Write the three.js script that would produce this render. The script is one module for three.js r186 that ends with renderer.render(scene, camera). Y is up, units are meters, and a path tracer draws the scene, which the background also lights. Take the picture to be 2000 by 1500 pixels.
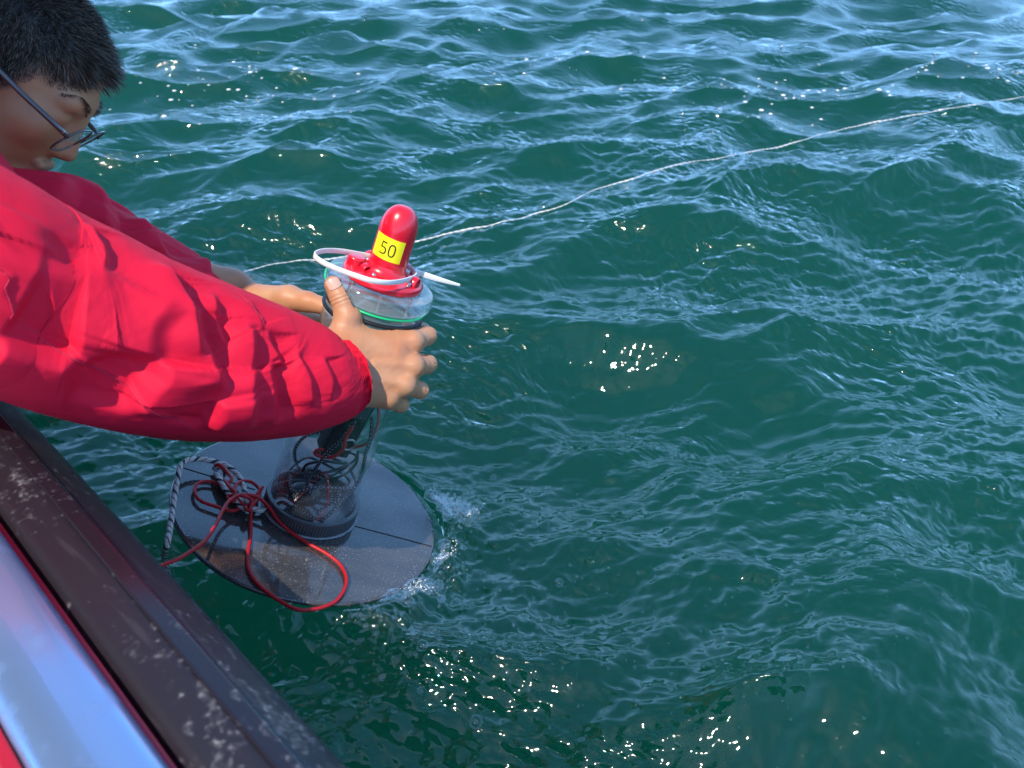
import * as THREE from 'three';
import { mergeGeometries, mergeVertices } from 'three/addons/utils/BufferGeometryUtils.js';
import { RoundedBoxGeometry } from 'three/addons/geometries/RoundedBoxGeometry.js';
import { ImprovedNoise } from 'three/addons/math/ImprovedNoise.js';

// ------------------------------------------------------------------ camera, sky, sun, exposure
const scene = new THREE.Scene();
const EYE = new THREE.Vector3(0, 0.755, 0), PITCH = 33.5 * Math.PI / 180, FPX = 1510;   // FPX: focal length in pixels of a 2000 x 1500 picture
const camera = new THREE.PerspectiveCamera(2 * Math.atan(750 / FPX) * 180 / Math.PI, 4 / 3, 0.02, 2000);
camera.position.copy(EYE);
camera.rotation.set(-PITCH, 0, 0);
camera.focus = 0.95;
camera.userData.fStop = 8;
scene.add(camera);

const SUN = new THREE.Vector3(-0.25, 0.85, 0.46).normalize();
{
  const w = 512, h = 256, d = new Float32Array(w * h * 4);
  const zen = [0.075, 0.205, 0.54], low = [0.70, 1.46, 2.60], below = [0.02, 0.07, 0.07];
  for (let j = 0; j < h; j++) for (let i = 0; i < w; i++) {
    const el = ((j + 0.5) / h - 0.5) * Math.PI, az = ((i + 0.5) / w - 0.5) * 2 * Math.PI;
    const y = Math.sin(el), x = Math.cos(el) * Math.cos(az), z = Math.cos(el) * Math.sin(az);
    const cs = x * SUN.x + y * SUN.y + z * SUN.z, o = (j * w + i) * 4;
    const t = y > 0 ? Math.exp(-y * 2.6) : 1, glow = 0.45 * Math.exp((cs - 1) * 9);
    for (let k = 0; k < 3; k++) d[o + k] = y < 0 ? below[k] : zen[k] + (low[k] - zen[k]) * t + glow * [1, 0.95, 0.85][k];
    d[o + 3] = 1;
  }
  const sky = new THREE.DataTexture(d, w, h, THREE.RGBAFormat, THREE.FloatType);
  sky.mapping = THREE.EquirectangularReflectionMapping;
  sky.magFilter = sky.minFilter = THREE.LinearFilter; sky.needsUpdate = true;
  scene.background = sky; scene.environment = sky;
}
const sun = new THREE.DirectionalLight(new THREE.Color(1, 0.93, 0.81), 4.7);
sun.position.copy(SUN).multiplyScalar(6).add(new THREE.Vector3(-0.2, 0, -0.9));
sun.target.position.set(-0.2, 0, -0.9);
sun.castShadow = true; sun.shadow.mapSize.set(4096, 4096);
Object.assign(sun.shadow.camera, { left: -4, right: 4, top: 4, bottom: -4, near: 0.5, far: 14 });
scene.add(sun, sun.target);
const renderer = new THREE.WebGLRenderer({ antialias: true });
renderer.toneMapping = THREE.LinearToneMapping;
renderer.toneMappingExposure = 1.14;
renderer.shadowMap.enabled = true;
renderer.setSize(1024, 768);

// ------------------------------------------------------------------ helpers
const V = (x, y, z) => new THREE.Vector3(x, y, z);
const CP = Math.cos(PITCH), SP = Math.sin(PITCH);
function dirOf(px, py) { const x = (px - 1000) / FPX, y = (py - 750) / FPX; return V(x, -y * CP - SP, y * SP - CP); }   // a photo pixel as a direction, depth 1 along the lens axis
const at = (px, py, depth) => dirOf(px, py).multiplyScalar(depth).add(EYE);
function pixelOf(p) { const q = p.clone().sub(EYE), y = -q.y * CP + q.z * SP, z = -q.y * SP - q.z * CP; return [1000 + FPX * q.x / z, 750 + FPX * y / z, z]; }
function onPlane(px, py, point, normal) { const d = dirOf(px, py); return d.multiplyScalar(point.clone().sub(EYE).dot(normal) / d.dot(normal)).add(EYE); }
function rng(seed) { let a = seed >>> 0; return () => { a = a + 0x6D2B79F5 | 0; let t = Math.imul(a ^ a >>> 15, 1 | a); t = t + Math.imul(t ^ t >>> 7, 61 | t) ^ t; return ((t ^ t >>> 14) >>> 0) / 4294967296; }; }
const PN = new ImprovedNoise();
const noise = (x, y, z = 0) => PN.noise(x, y, z);
const fbm = (x, y, z = 0, n = 4) => { let s = 0, a = 1, t = 0; for (let i = 0; i < n; i++) { s += a * PN.noise(x, y, z); t += a; a *= 0.5; x = x * 2.03 + 11.3; y = y * 2.03 + 5.7; z = z * 2.03 + 3.1; } return s / t; };
const clamp = (x, a = 0, b = 1) => Math.min(b, Math.max(a, x));
const smooth = (a, b, x) => { const t = clamp((x - a) / (b - a)); return t * t * (3 - 2 * t); };
const lerp = (a, b, t) => a + (b - a) * t;
function mesh(name, geometry, material, parent = scene) { const m = new THREE.Mesh(geometry, material); m.name = name; m.castShadow = m.receiveShadow = true; parent.add(m); return m; }
function group(name, parent = scene) { const g = new THREE.Group(); g.name = name; parent.add(g); return g; }
function tag(o, label, category, grp, kind) { o.userData.label = label; if (category) o.userData.category = category; if (grp) o.userData.group = grp; if (kind) o.userData.kind = kind; return o; }
function bytesTexture(w, h, fn, srgb) {   // fn(u, v) -> [r, g, b] 0..1
  const d = new Uint8Array(w * h * 4);
  for (let j = 0; j < h; j++) for (let i = 0; i < w; i++) { const c = fn(i / w, j / h, i, j), o = (j * w + i) * 4; for (let k = 0; k < 3; k++) d[o + k] = Math.round(clamp(c[k]) * 255); d[o + 3] = 255; }
  const t = new THREE.DataTexture(d, w, h); t.magFilter = THREE.LinearFilter; t.minFilter = THREE.LinearFilter; t.wrapS = t.wrapT = THREE.RepeatWrapping;
  if (srgb) t.colorSpace = THREE.SRGBColorSpace; t.needsUpdate = true; return t;
}
const rgb = (r, g, b) => new THREE.Color().setRGB(r, g, b);
function grid(nu, nv, fn, closeV = false, uvScale = [1, 1]) {   // fn(u, v) -> Vector3, u and v 0..1
  const cols = nv + 1, pos = [], uv = [], idx = [];
  for (let i = 0; i <= nu; i++) for (let j = 0; j <= nv; j++) { const p = fn(i / nu, closeV && j === nv ? 0 : j / nv); pos.push(p.x, p.y, p.z); uv.push(i / nu * uvScale[0], j / nv * uvScale[1]); }
  for (let i = 0; i < nu; i++) for (let j = 0; j < nv; j++) { const a = i * cols + j, b = a + 1, c = a + cols, d = c + 1; idx.push(a, b, c, b, d, c); }
  const g = new THREE.BufferGeometry();
  g.setAttribute('position', new THREE.Float32BufferAttribute(pos, 3)); g.setAttribute('uv', new THREE.Float32BufferAttribute(uv, 2)); g.setIndex(idx);
  g.computeVertexNormals();
  if (closeV) { const n = g.attributes.normal; for (let i = 0; i <= nu; i++) { const a = i * cols, b = a + nv, v = V(n.getX(a) + n.getX(b), n.getY(a) + n.getY(b), n.getZ(a) + n.getZ(b)).normalize(); n.setXYZ(a, v.x, v.y, v.z); n.setXYZ(b, v.x, v.y, v.z); } }
  return g;
}
function frames(curve, n) {   // evenly spaced points with frames carried along without twist
  const P = [], T = [], N = [], B = [];
  for (let i = 0; i <= n; i++) { P.push(curve.getPointAt(i / n)); T.push(curve.getTangentAt(i / n)); }
  let nn = Math.abs(T[0].y) < 0.9 ? V(0, 1, 0) : V(1, 0, 0);
  for (let i = 0; i <= n; i++) { nn = nn.clone().addScaledVector(T[i], -nn.dot(T[i])).normalize(); N.push(nn); B.push(V().crossVectors(T[i], nn)); }
  return { P, T, N, B };
}
function cordGeometry(points, radius, { step = 0.0025, sides = 10, twist = 0, ribs = 0, rib = 0, closed = false, vary = 0 } = {}) {   // a laid or braided cord: ribs wind round it
  const c = new THREE.CatmullRomCurve3(points, closed, 'centripetal'); c.arcLengthDivisions = 600;
  const L = c.getLength(), n = Math.max(8, Math.ceil(L / step)), f = frames(c, n);
  const g = grid(n, sides, (u, v) => {
    const i = Math.round(u * n), a = v * 2 * Math.PI, s = u * L;
    const taper = Math.min(1, 0.55 + Math.min(u, 1 - u) * L / radius * 0.5);
    const r = radius * taper * (1 + vary * noise(s * 14, 3.3, 1.1)) * (1 + rib * Math.cos(ribs * (a + twist * s)));
    return f.P[i].clone().addScaledVector(f.N[i], Math.cos(a) * r).addScaledVector(f.B[i], Math.sin(a) * r);
  }, true, [L, 1]);
  return g;
}
console.log('base ready');
// ------------------------------------------------------------------ where the float lies (its disc is awash on the right): needed for the wash round it
const DISC_C = V(-0.267323, EYE.y - 0.702698, -0.763300), DISC_N = V(0.351279, 0.926455, -0.135221).normalize(), DISC_R = 0.17;
// ------------------------------------------------------------------ water
function tile(n, count, kmin, kmax, seed, aniso, dir, falloff) {   // one period of random waves, unit rms
  const r = rng(seed), h = new Float32Array(n * n);
  for (let c = 0; c < count; c++) {
    const k = kmin * Math.pow(kmax / kmin, r()), a = dir + (r() + r() + r() - 1.5) * aniso;
    const kx = Math.round(k * Math.cos(a)), ky = Math.round(k * Math.sin(a)), ph = r() * 6.283;
    if (!kx && !ky) continue;
    const amp = Math.pow(Math.hypot(kx, ky), -falloff), sx = new Float32Array(n), cx = new Float32Array(n);
    for (let i = 0; i < n; i++) { sx[i] = Math.sin(6.28318531 * kx * i / n + ph); cx[i] = Math.cos(6.28318531 * kx * i / n + ph); }
    for (let j = 0; j < n; j++) { const sy = amp * Math.sin(6.28318531 * ky * j / n), cy = amp * Math.cos(6.28318531 * ky * j / n), o = j * n; for (let i = 0; i < n; i++) h[o + i] += sx[i] * cy + cx[i] * sy; }
  }
  let q = 0; for (let i = 0; i < h.length; i++) q += h[i] * h[i];
  q = 1 / Math.sqrt(q / h.length); for (let i = 0; i < h.length; i++) h[i] *= q;
  return { n, h };
}
function tap(t, x, y) {
  const n = t.n; x = (x - Math.floor(x)) * n; y = (y - Math.floor(y)) * n;
  const i = Math.floor(x) % n, j = Math.floor(y) % n, i2 = (i + 1) % n, j2 = (j + 1) % n, a = x - Math.floor(x), b = y - Math.floor(y), h = t.h;
  return (h[j * n + i] * (1 - a) + h[j * n + i2] * a) * (1 - b) + (h[j2 * n + i] * (1 - a) + h[j2 * n + i2] * a) * b;
}
const WIND = 1.25, SEA_X = 12.15, SEA_Z = 4.25;   // the way the chop runs, from +x towards +z
const waves = [];
{
  const r = rng(77);
  for (let i = 0; i < 64; i++) {
    const t = i / 63, L = 2.6 * Math.pow(0.10 / 2.6, t) * (0.85 + 0.3 * r()), a = WIND + (r() + r() + r() - 1.5) * (0.8 + 0.5 * t);
    const slope = 0.108 * (L > 0.55 ? Math.pow(0.55 / L, 1.0) : Math.pow(L / 0.55, 0.40));
    waves.push({ kx: Math.cos(a) * 6.2832 / L, kz: Math.sin(a) * 6.2832 / L, amp: slope * L / 6.2832, ph: r() * 6.2832, L });
  }
}
const rippleTile = tile(512, 150, 10, 46, 5, 0.9, 1.2, 1.4), wrinkleTile = tile(512, 130, 9, 40, 9, 1.5, 0.4, 1.25);
function waveAt(x, z, foot, out) {   // foot: what the sheet can carry there, metres
  let h = 0, dx = 0, dz = 0;
  for (const w of waves) {
    const f = clamp((w.L - 2.2 * foot) / (2.5 * foot)); if (f <= 0) continue;
    const p = w.kx * (x + SEA_X) + w.kz * (z + SEA_Z) + w.ph, s = Math.sin(p), c = Math.cos(p), k = Math.hypot(w.kx, w.kz);
    h += f * w.amp * s; dx += f * w.amp * c * w.kx / k; dz += f * w.amp * c * w.kz / k;
  }
  const f2 = clamp((0.045 - 1.6 * foot) / 0.03);
  if (f2 > 0) {   // small wind ripples, in patches
    const patch = smooth(-0.28, 0.42, noise(x * 2.1 + 3, z * 2.1, 1.7) + 0.6 * noise(x * 5.1, z * 5.1 + 9, 4.1)), X = x + dx * 1.3, Z = z + dz * 1.3;
    const a = tap(rippleTile, X / 0.73, Z / 0.73), b = tap(wrinkleTile, (X * 0.83 + Z * 0.56) / 0.41, (Z * 0.83 - X * 0.56) / 0.41);
    h += f2 * (0.0015 + 0.0013 * patch) * a + f2 * (0.25 + patch) * (-0.0010 * Math.abs(b) + 0.0005 * b);
  }
  out.h = h; out.dx = dx; out.dz = dz; return out;
}
const discU = V(0, 1, 0).cross(DISC_N).normalize();   // level line across the disc
function washAt(x, z) {   // broken water pushed up round the awash side of the disc and thrown off to the right; and the hollow under the disc
  const px = x - DISC_C.x, pz = z - DISC_C.z, d = Math.hypot(px, pz), a = Math.atan2(pz, px);
  const side = smooth(-0.35, 0.55, Math.cos(a - 0.25)), e = d - DISC_R;
  const ring = Math.exp(-Math.pow((e - 0.022) / 0.024, 2)) * side;
  const field = Math.exp(-Math.pow(Math.hypot(px - 0.34, pz - 0.16) / 0.30, 2));
  const n1 = noise(x * 34, z * 34, 2.2), n2 = noise(x * 75, z * 75, 8.2), n3 = noise(x * 17 + 4, z * 17, 5.2);
  return ring * (0.010 + 0.014 * n1 + 0.012 * Math.abs(n3) + 0.008 * n2) + field * (0.0034 * n1 + 0.0040 * (0.4 - Math.abs(n3)) + 0.0016 * n2);
}
const tmp = {};
function surfaceY(x, z) { waveAt(x, z, 0.004, tmp); return tmp.h + washAt(x, z); }
{
  const cols = [], rows = [];
  for (let a = -50; a <= 50.001; a += 0.125) cols.push(a);
  for (let a = 52; a < 309; a += 2.5) cols.push(a);
  cols.push(310);
  for (let t = 84; t > 1.1; t -= 0.092) rows.push(EYE.y / Math.tan(t * Math.PI / 180));
  for (const r of [45, 60, 90, 150, 300, 700, 1500]) rows.push(r);
  const n = cols.length, pos = new Float32Array((rows.length * n + 1) * 3), uv = new Float32Array((rows.length * n + 1) * 2), idx = [], o = {};
  rows.forEach((r, i) => {
    const foot0 = i ? Math.max(r - rows[i - 1], r * 0.0022) : 0.003;
    cols.forEach((c, j) => {
      const wide = c > 50 ? 0.044 * r : 0, foot = Math.max(foot0 * 0.7, wide), a = c * Math.PI / 180, x = Math.sin(a) * r, z = -Math.cos(a) * r, k = (i * n + j);
      let y = 0, dx = 0, dz = 0;
      if (r < 100) {
        waveAt(x, z, foot, o); y = o.h; dx = o.dx * 0.8; dz = o.dz * 0.8;
        if (r < 2) y += washAt(x, z);
        const px = x + dx - DISC_C.x, pz = z + dz - DISC_C.z, d = Math.hypot(px, pz);
        if (d < 0.24) { const under = DISC_C.y - (DISC_N.x * px + DISC_N.z * pz) / DISC_N.y - 0.012; if (d < DISC_R + 0.004) y = Math.min(y, under); }
      }
      pos[k * 3] = x + dx; pos[k * 3 + 1] = y; pos[k * 3 + 2] = z + dz; uv[k * 2] = x; uv[k * 2 + 1] = -z;
    });
  });
  const m = rows.length * n; pos[m * 3 + 1] = 0;
  for (let j = 0; j < n - 1; j++) idx.push(m, j + 1, j);
  for (let i = 0; i < rows.length - 1; i++) for (let j = 0; j < n - 1; j++) { const a = i * n + j, b = a + 1, c = a + n, d = c + 1; idx.push(a, b, c, b, d, c); }
  const g = new THREE.BufferGeometry();
  g.setAttribute('position', new THREE.BufferAttribute(pos, 3)); g.setAttribute('uv', new THREE.BufferAttribute(uv, 2)); g.setIndex(idx); g.computeVertexNormals();
  // fine ripples under the size of the sheet's own faces
  const N = 1024, S = 0.8, t = tile(N, 260, 14, 105, 31, 1.0, 1.2, 1.15), calm = tile(N, 40, 1, 5, 8, 3, 0, 0.6), amp = 0.00078;   // capillary ripples of 8 to 60 mm, in gusts
  for (let i = 0; i < t.h.length; i++) { const q = t.h[i]; t.h[i] = (q - 0.35 * Math.abs(q)) * (0.30 + 1.15 * smooth(-0.7, 1.5, calm.h[i])); }
  const nm = bytesTexture(N, N, (u, v, i, j) => {
    const q = N / S, dx = (t.h[j * N + (i + 1) % N] - t.h[j * N + (i + N - 1) % N]) * amp * q / 2, dy = (t.h[(j + 1) % N * N + i] - t.h[(j + N - 1) % N * N + i]) * amp * q / 2;
    const l = 1 / Math.hypot(dx, dy, 1); return [0.5 - dx * l * 0.5, 0.5 - dy * l * 0.5, 0.5 + l * 0.5];
  });
  nm.repeat.set(1 / S, 1 / S);
  const water = new THREE.MeshPhysicalMaterial({ color: rgb(1, 1, 1), transmission: 1, thickness: 0, roughness: 0.035, ior: 1.5, normalMap: nm, normalScale: new THREE.Vector2(1, 1) });
  tag(mesh('water', g, water), 'choppy green lake water with blue sky reflections', 'water', null, 'structure');
  // the cloudy green body of the lake: light is scattered in it before it comes back up
  const sheet = (y, m) => { const q = new THREE.CircleGeometry(1500, 48); q.rotateX(-Math.PI / 2); q.translate(0, y, 0); return tag(mesh('turbid_water', q, m), 'cloudy green water below the surface', 'water', null, 'structure'); };
  sheet(-0.24, new THREE.MeshPhysicalMaterial({ color: rgb(0.32, 0.97, 0.86), transmission: 1, thickness: 0, roughness: 1, specularIntensity: 0, side: THREE.DoubleSide }));
  sheet(-0.68, new THREE.MeshPhysicalMaterial({ color: rgb(0.015, 0.055, 0.042), roughness: 1, specularIntensity: 0 })).name = 'turbid_water_001';
}
console.log('water ready');
// ------------------------------------------------------------------ boat: black rubber fender with a steel rail, seen at the lower left
const GUN = V(0.727, 0, 0.687).normalize(), OUT = V(GUN.z, 0, -GUN.x);          // along the gunwale towards the camera's right; outboard
const boatPoint = (s, u, y) => V().addScaledVector(GUN, s).addScaledVector(OUT, u).setY(y);
function strip(profile, s0, s1, n, bulge = 0, closed = true) {   // a profile of (outboard, height) points carried along the gunwale
  const pos = [], uv = [], idx = []; let run = [0];
  const k = closed ? profile.length + 1 : profile.length;
  for (let i = 1; i < k; i++) { const a = profile[i - 1], b = profile[i % profile.length]; run.push(run[i - 1] + Math.hypot(b[0] - a[0], b[1] - a[1])); }
  for (let i = 0; i <= n; i++) for (let j = 0; j < k; j++) {
    const s = lerp(s0, s1, i / n), q = profile[j % profile.length], w = bulge ? bulge * fbm(s * 9, j * 1.7, 2, 3) : 0, p = boatPoint(s, q[0] + w, q[1] + w * 0.7);
    pos.push(p.x, p.y, p.z); uv.push(s, run[j]);
  }
  for (let i = 0; i < n; i++) for (let j = 0; j < k - 1; j++) { const a = i * k + j, b = a + 1, c = a + k, d = c + 1; idx.push(a, c, b, b, c, d); }
  const g = new THREE.BufferGeometry(); g.setAttribute('position', new THREE.Float32BufferAttribute(pos, 3)); g.setAttribute('uv', new THREE.Float32BufferAttribute(uv, 2)); g.setIndex(idx); g.computeVertexNormals(); return g;
}
function rounded(points, r, n = 5) {   // cut the corners of a closed profile round
  const out = [];
  points.forEach((p, i) => {
    const a = points[(i + points.length - 1) % points.length], b = points[(i + 1) % points.length], rr = p[2] ?? r;
    const da = Math.hypot(a[0] - p[0], a[1] - p[1]), db = Math.hypot(b[0] - p[0], b[1] - p[1]), ra = Math.min(rr, da * 0.45), rb = Math.min(rr, db * 0.45);
    const A = [p[0] + (a[0] - p[0]) / da * ra, p[1] + (a[1] - p[1]) / da * ra], B = [p[0] + (b[0] - p[0]) / db * rb, p[1] + (b[1] - p[1]) / db * rb];
    for (let k = 0; k <= n; k++) { const t = k / n; out.push([(1 - t) * (1 - t) * A[0] + 2 * t * (1 - t) * p[0] + t * t * B[0], (1 - t) * (1 - t) * A[1] + 2 * t * (1 - t) * p[1] + t * t * B[1]]); }
  });
  return out;
}
const boat = group('boat');
tag(boat, 'boat gunwale with salt stained black rubber fender and polished steel rail', 'boat');
{
  const salt = bytesTexture(2048, 320, (u, v) => {   // dried salt and scuffs on black rubber; 1.4 m by 0.20 m
    const x = u * 1.4, y = v * 0.2, n = fbm(x * 70, y * 95, 3.1, 5), m = fbm(x * 240 + 4, y * 240, 7.7, 3), w = fbm(x * 6.5, y * 14, 1.3, 4), streak = fbm(x * 9 + y * 30, y * 130 - x * 12, 6.2, 3);
    const wear = smooth(0.12, 0.42, n * 0.8 + 0.85 * w + 0.3 * m) * (0.35 + 0.65 * smooth(-0.15, 0.35, m)), dots = smooth(0.30, 0.44, m) * smooth(-0.15, 0.3, w + 0.3 * n), rub = 0.4 * smooth(0.2, 0.45, streak);
    const k = clamp(wear * 0.55 + dots * 0.32 + rub * 0.35);
    return [lerp(0.128, 0.54, k), lerp(0.114, 0.53, k), lerp(0.142, 0.52, k)];
  }, true);
  salt.repeat.set(1 / 1.4, 1 / 0.2);
  const rubber = new THREE.MeshPhysicalMaterial({ color: 0xffffff, map: salt, roughness: 0.42, bumpMap: salt, bumpScale: 0.0006 });
  const T = EYE.y - 0.400;
  const fender = rounded([[0.044, T - 0.010, 0.004], [0.052, T + 0.001, 0.006], [0.078, T + 0.002, 0.004], [0.094, T - 0.003, 0.005], [0.117, T - 0.026, 0.012], [0.114, T - 0.070, 0.02], [0.060, T - 0.105, 0.01], [0.044, T - 0.10, 0.004]], 0.006);
  tag(mesh('rubber_fender', strip(fender, -3.2, 1.2, 900, 0.0006), rubber, boat), 'black rubber fender with pale salt stains');
  const worn = rubber.clone(); worn.roughness = 0.2;   // the same rubber, rubbed smooth
  tag(mesh('wear_strip', strip(rounded([[0.0795, T - 0.010], [0.0800, T + 0.0045], [0.0930, T + 0.0005], [0.0955, T - 0.012]], 0.0025, 4), -3.2, 1.2, 500, 0.0005), worn, boat), 'smooth worn strip along the fender');
  const dirtySteel = bytesTexture(512, 256, (u, v) => { const n = fbm(u * 30, v * 8, 1, 4), k = 0.28 + 0.3 * smooth(0.05, 0.5, n); return [k, k, k]; });
  dirtySteel.repeat.set(1, 5);
  const steel = new THREE.MeshPhysicalMaterial({ color: rgb(0.30, 0.45, 0.72), metalness: 0.7, roughness: 0.8, roughnessMap: dirtySteel });  // blue of the reflected sky is put into the steel colour
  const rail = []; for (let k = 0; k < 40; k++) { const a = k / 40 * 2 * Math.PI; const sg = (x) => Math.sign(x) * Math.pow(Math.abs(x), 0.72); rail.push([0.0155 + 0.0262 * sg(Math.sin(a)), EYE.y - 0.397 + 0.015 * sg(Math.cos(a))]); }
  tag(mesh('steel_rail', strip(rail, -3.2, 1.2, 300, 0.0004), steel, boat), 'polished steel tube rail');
  const redRubber = new THREE.MeshPhysicalMaterial({ color: rgb(0.42, 0.012, 0.03), roughness: 0.35 });
  mesh('red_trim', strip(rounded([[0.0385, T - 0.03], [0.0385, T + 0.004], [0.0450, T + 0.004], [0.0450, T - 0.03]], 0.002, 3), -3.2, 1.2, 60), redRubber, boat);
  mesh('red_trim', strip(rounded([[-0.020, T - 0.03], [-0.020, T + 0.008], [-0.0112, T + 0.008], [-0.0112, T - 0.03]], 0.002, 3), -3.2, 1.2, 60), redRubber, boat);
  const paint = new THREE.MeshPhysicalMaterial({ color: rgb(0.025, 0.027, 0.032), roughness: 0.35 });
  mesh('hull', strip(rounded([[-0.02, T - 0.045], [0.066, T - 0.085], [0.085, 0.10], [0.03, -0.10], [-0.5, -0.25], [-1.6, -0.25], [-1.75, 0.10], [-1.75, T - 0.04], [-1.68, T - 0.04], [-1.68, 0.12], [-0.10, 0.10], [-0.06, T - 0.06]], 0.01, 3), -3.2, 1.2, 40), paint, boat);
  const deck = new THREE.MeshPhysicalMaterial({ color: rgb(0.55, 0.54, 0.50), roughness: 0.6 });
  mesh('side_deck', strip(rounded([[-0.105, T - 0.045], [-0.105, T - 0.012], [-0.021, T - 0.012], [-0.021, T - 0.045]], 0.004, 3), -3.2, 1.2, 40), deck, boat);
}

// unseen cover, added to keep the sun off the face and far arm
{
  const added_canopy = group('added_canopy'); tag(added_canopy, 'unseen cloth cover on poles added over the boat to shade face and far arm', 'added_canopy');
  const cloth = new THREE.MeshPhysicalMaterial({ color: rgb(0.30, 0.32, 0.36), roughness: 0.9, side: THREE.DoubleSide }), pole = new THREE.MeshPhysicalMaterial({ color: rgb(0.6, 0.62, 0.64), metalness: 1, roughness: 0.25 });
  mesh('cloth', grid(20, 20, (u, v) => boatPoint(lerp(-0.685, -1.9, u), lerp(0.04, -1.55, v), 1.25 + 0.05 * Math.sin(v * Math.PI) + 0.012 * Math.sin(u * Math.PI * 2))), cloth, added_canopy);
  for (const s of [-1.25, -1.88]) for (const u of [0.03, -1.53]) mesh('pole', cordGeometry([boatPoint(s - 0.02, u < -1 ? -1.70 : -0.06, 0.33), boatPoint(s, u < -1 ? -1.66 : -0.07, 0.9), boatPoint(s, u, 1.24)], 0.011, { step: 0.05, sides: 12 }), pole, added_canopy);
}
// ------------------------------------------------------------------ drifting float: disc, clear tube, red cap
const DZ = EYE.clone().sub(DISC_C); DZ.addScaledVector(DISC_N, -DZ.dot(DISC_N)).normalize();
const DX = V().crossVectors(DISC_N, DZ);
const buoy = group('drifter_buoy');
tag(buoy, 'float with clear tube, red domed cap and round black base held over the water', 'buoy');
buoy.matrixAutoUpdate = true;
buoy.position.copy(DISC_C); buoy.quaternion.setFromRotationMatrix(new THREE.Matrix4().makeBasis(DX, DISC_N, DZ));
buoy.updateMatrixWorld(true);
const toBuoy = (p) => buoy.worldToLocal(p.clone());
const fromBuoy = (x, y, z) => buoy.localToWorld(V(x, y, z));
const onBuoy = (px, py, h) => onPlane(px, py, DISC_C.clone().addScaledVector(DISC_N, h), DISC_N);   // a point of the photo on the plane h above the disc
const lathe = (pts, n = 72) => new THREE.LatheGeometry(pts.map(p => new THREE.Vector2(p[0], p[1])), n);
const ring = (R, r, y, n = 90) => { const g = new THREE.TorusGeometry(R, r, 12, n); g.rotateX(Math.PI / 2); g.translate(0, y, 0); return g; };
const clear = new THREE.MeshPhysicalMaterial({ color: 0xffffff, transmission: 1, thickness: 0, roughness: 0.04, ior: 2.0 });
const acrylic = new THREE.MeshPhysicalMaterial({ color: rgb(0.93, 0.97, 0.97), transmission: 0.9, thickness: 0, roughness: 0.08, ior: 1.6 });
const blackPlastic = new THREE.MeshPhysicalMaterial({ color: rgb(0.012, 0.012, 0.014), roughness: 0.35 });
const redPlastic = new THREE.MeshPhysicalMaterial({ color: rgb(0.66, 0.006, 0.022), roughness: 0.28, clearcoat: 0.6, clearcoatRoughness: 0.12 });
const metal = new THREE.MeshPhysicalMaterial({ color: rgb(0.6, 0.6, 0.6), metalness: 1, roughness: 0.3 });
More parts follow.
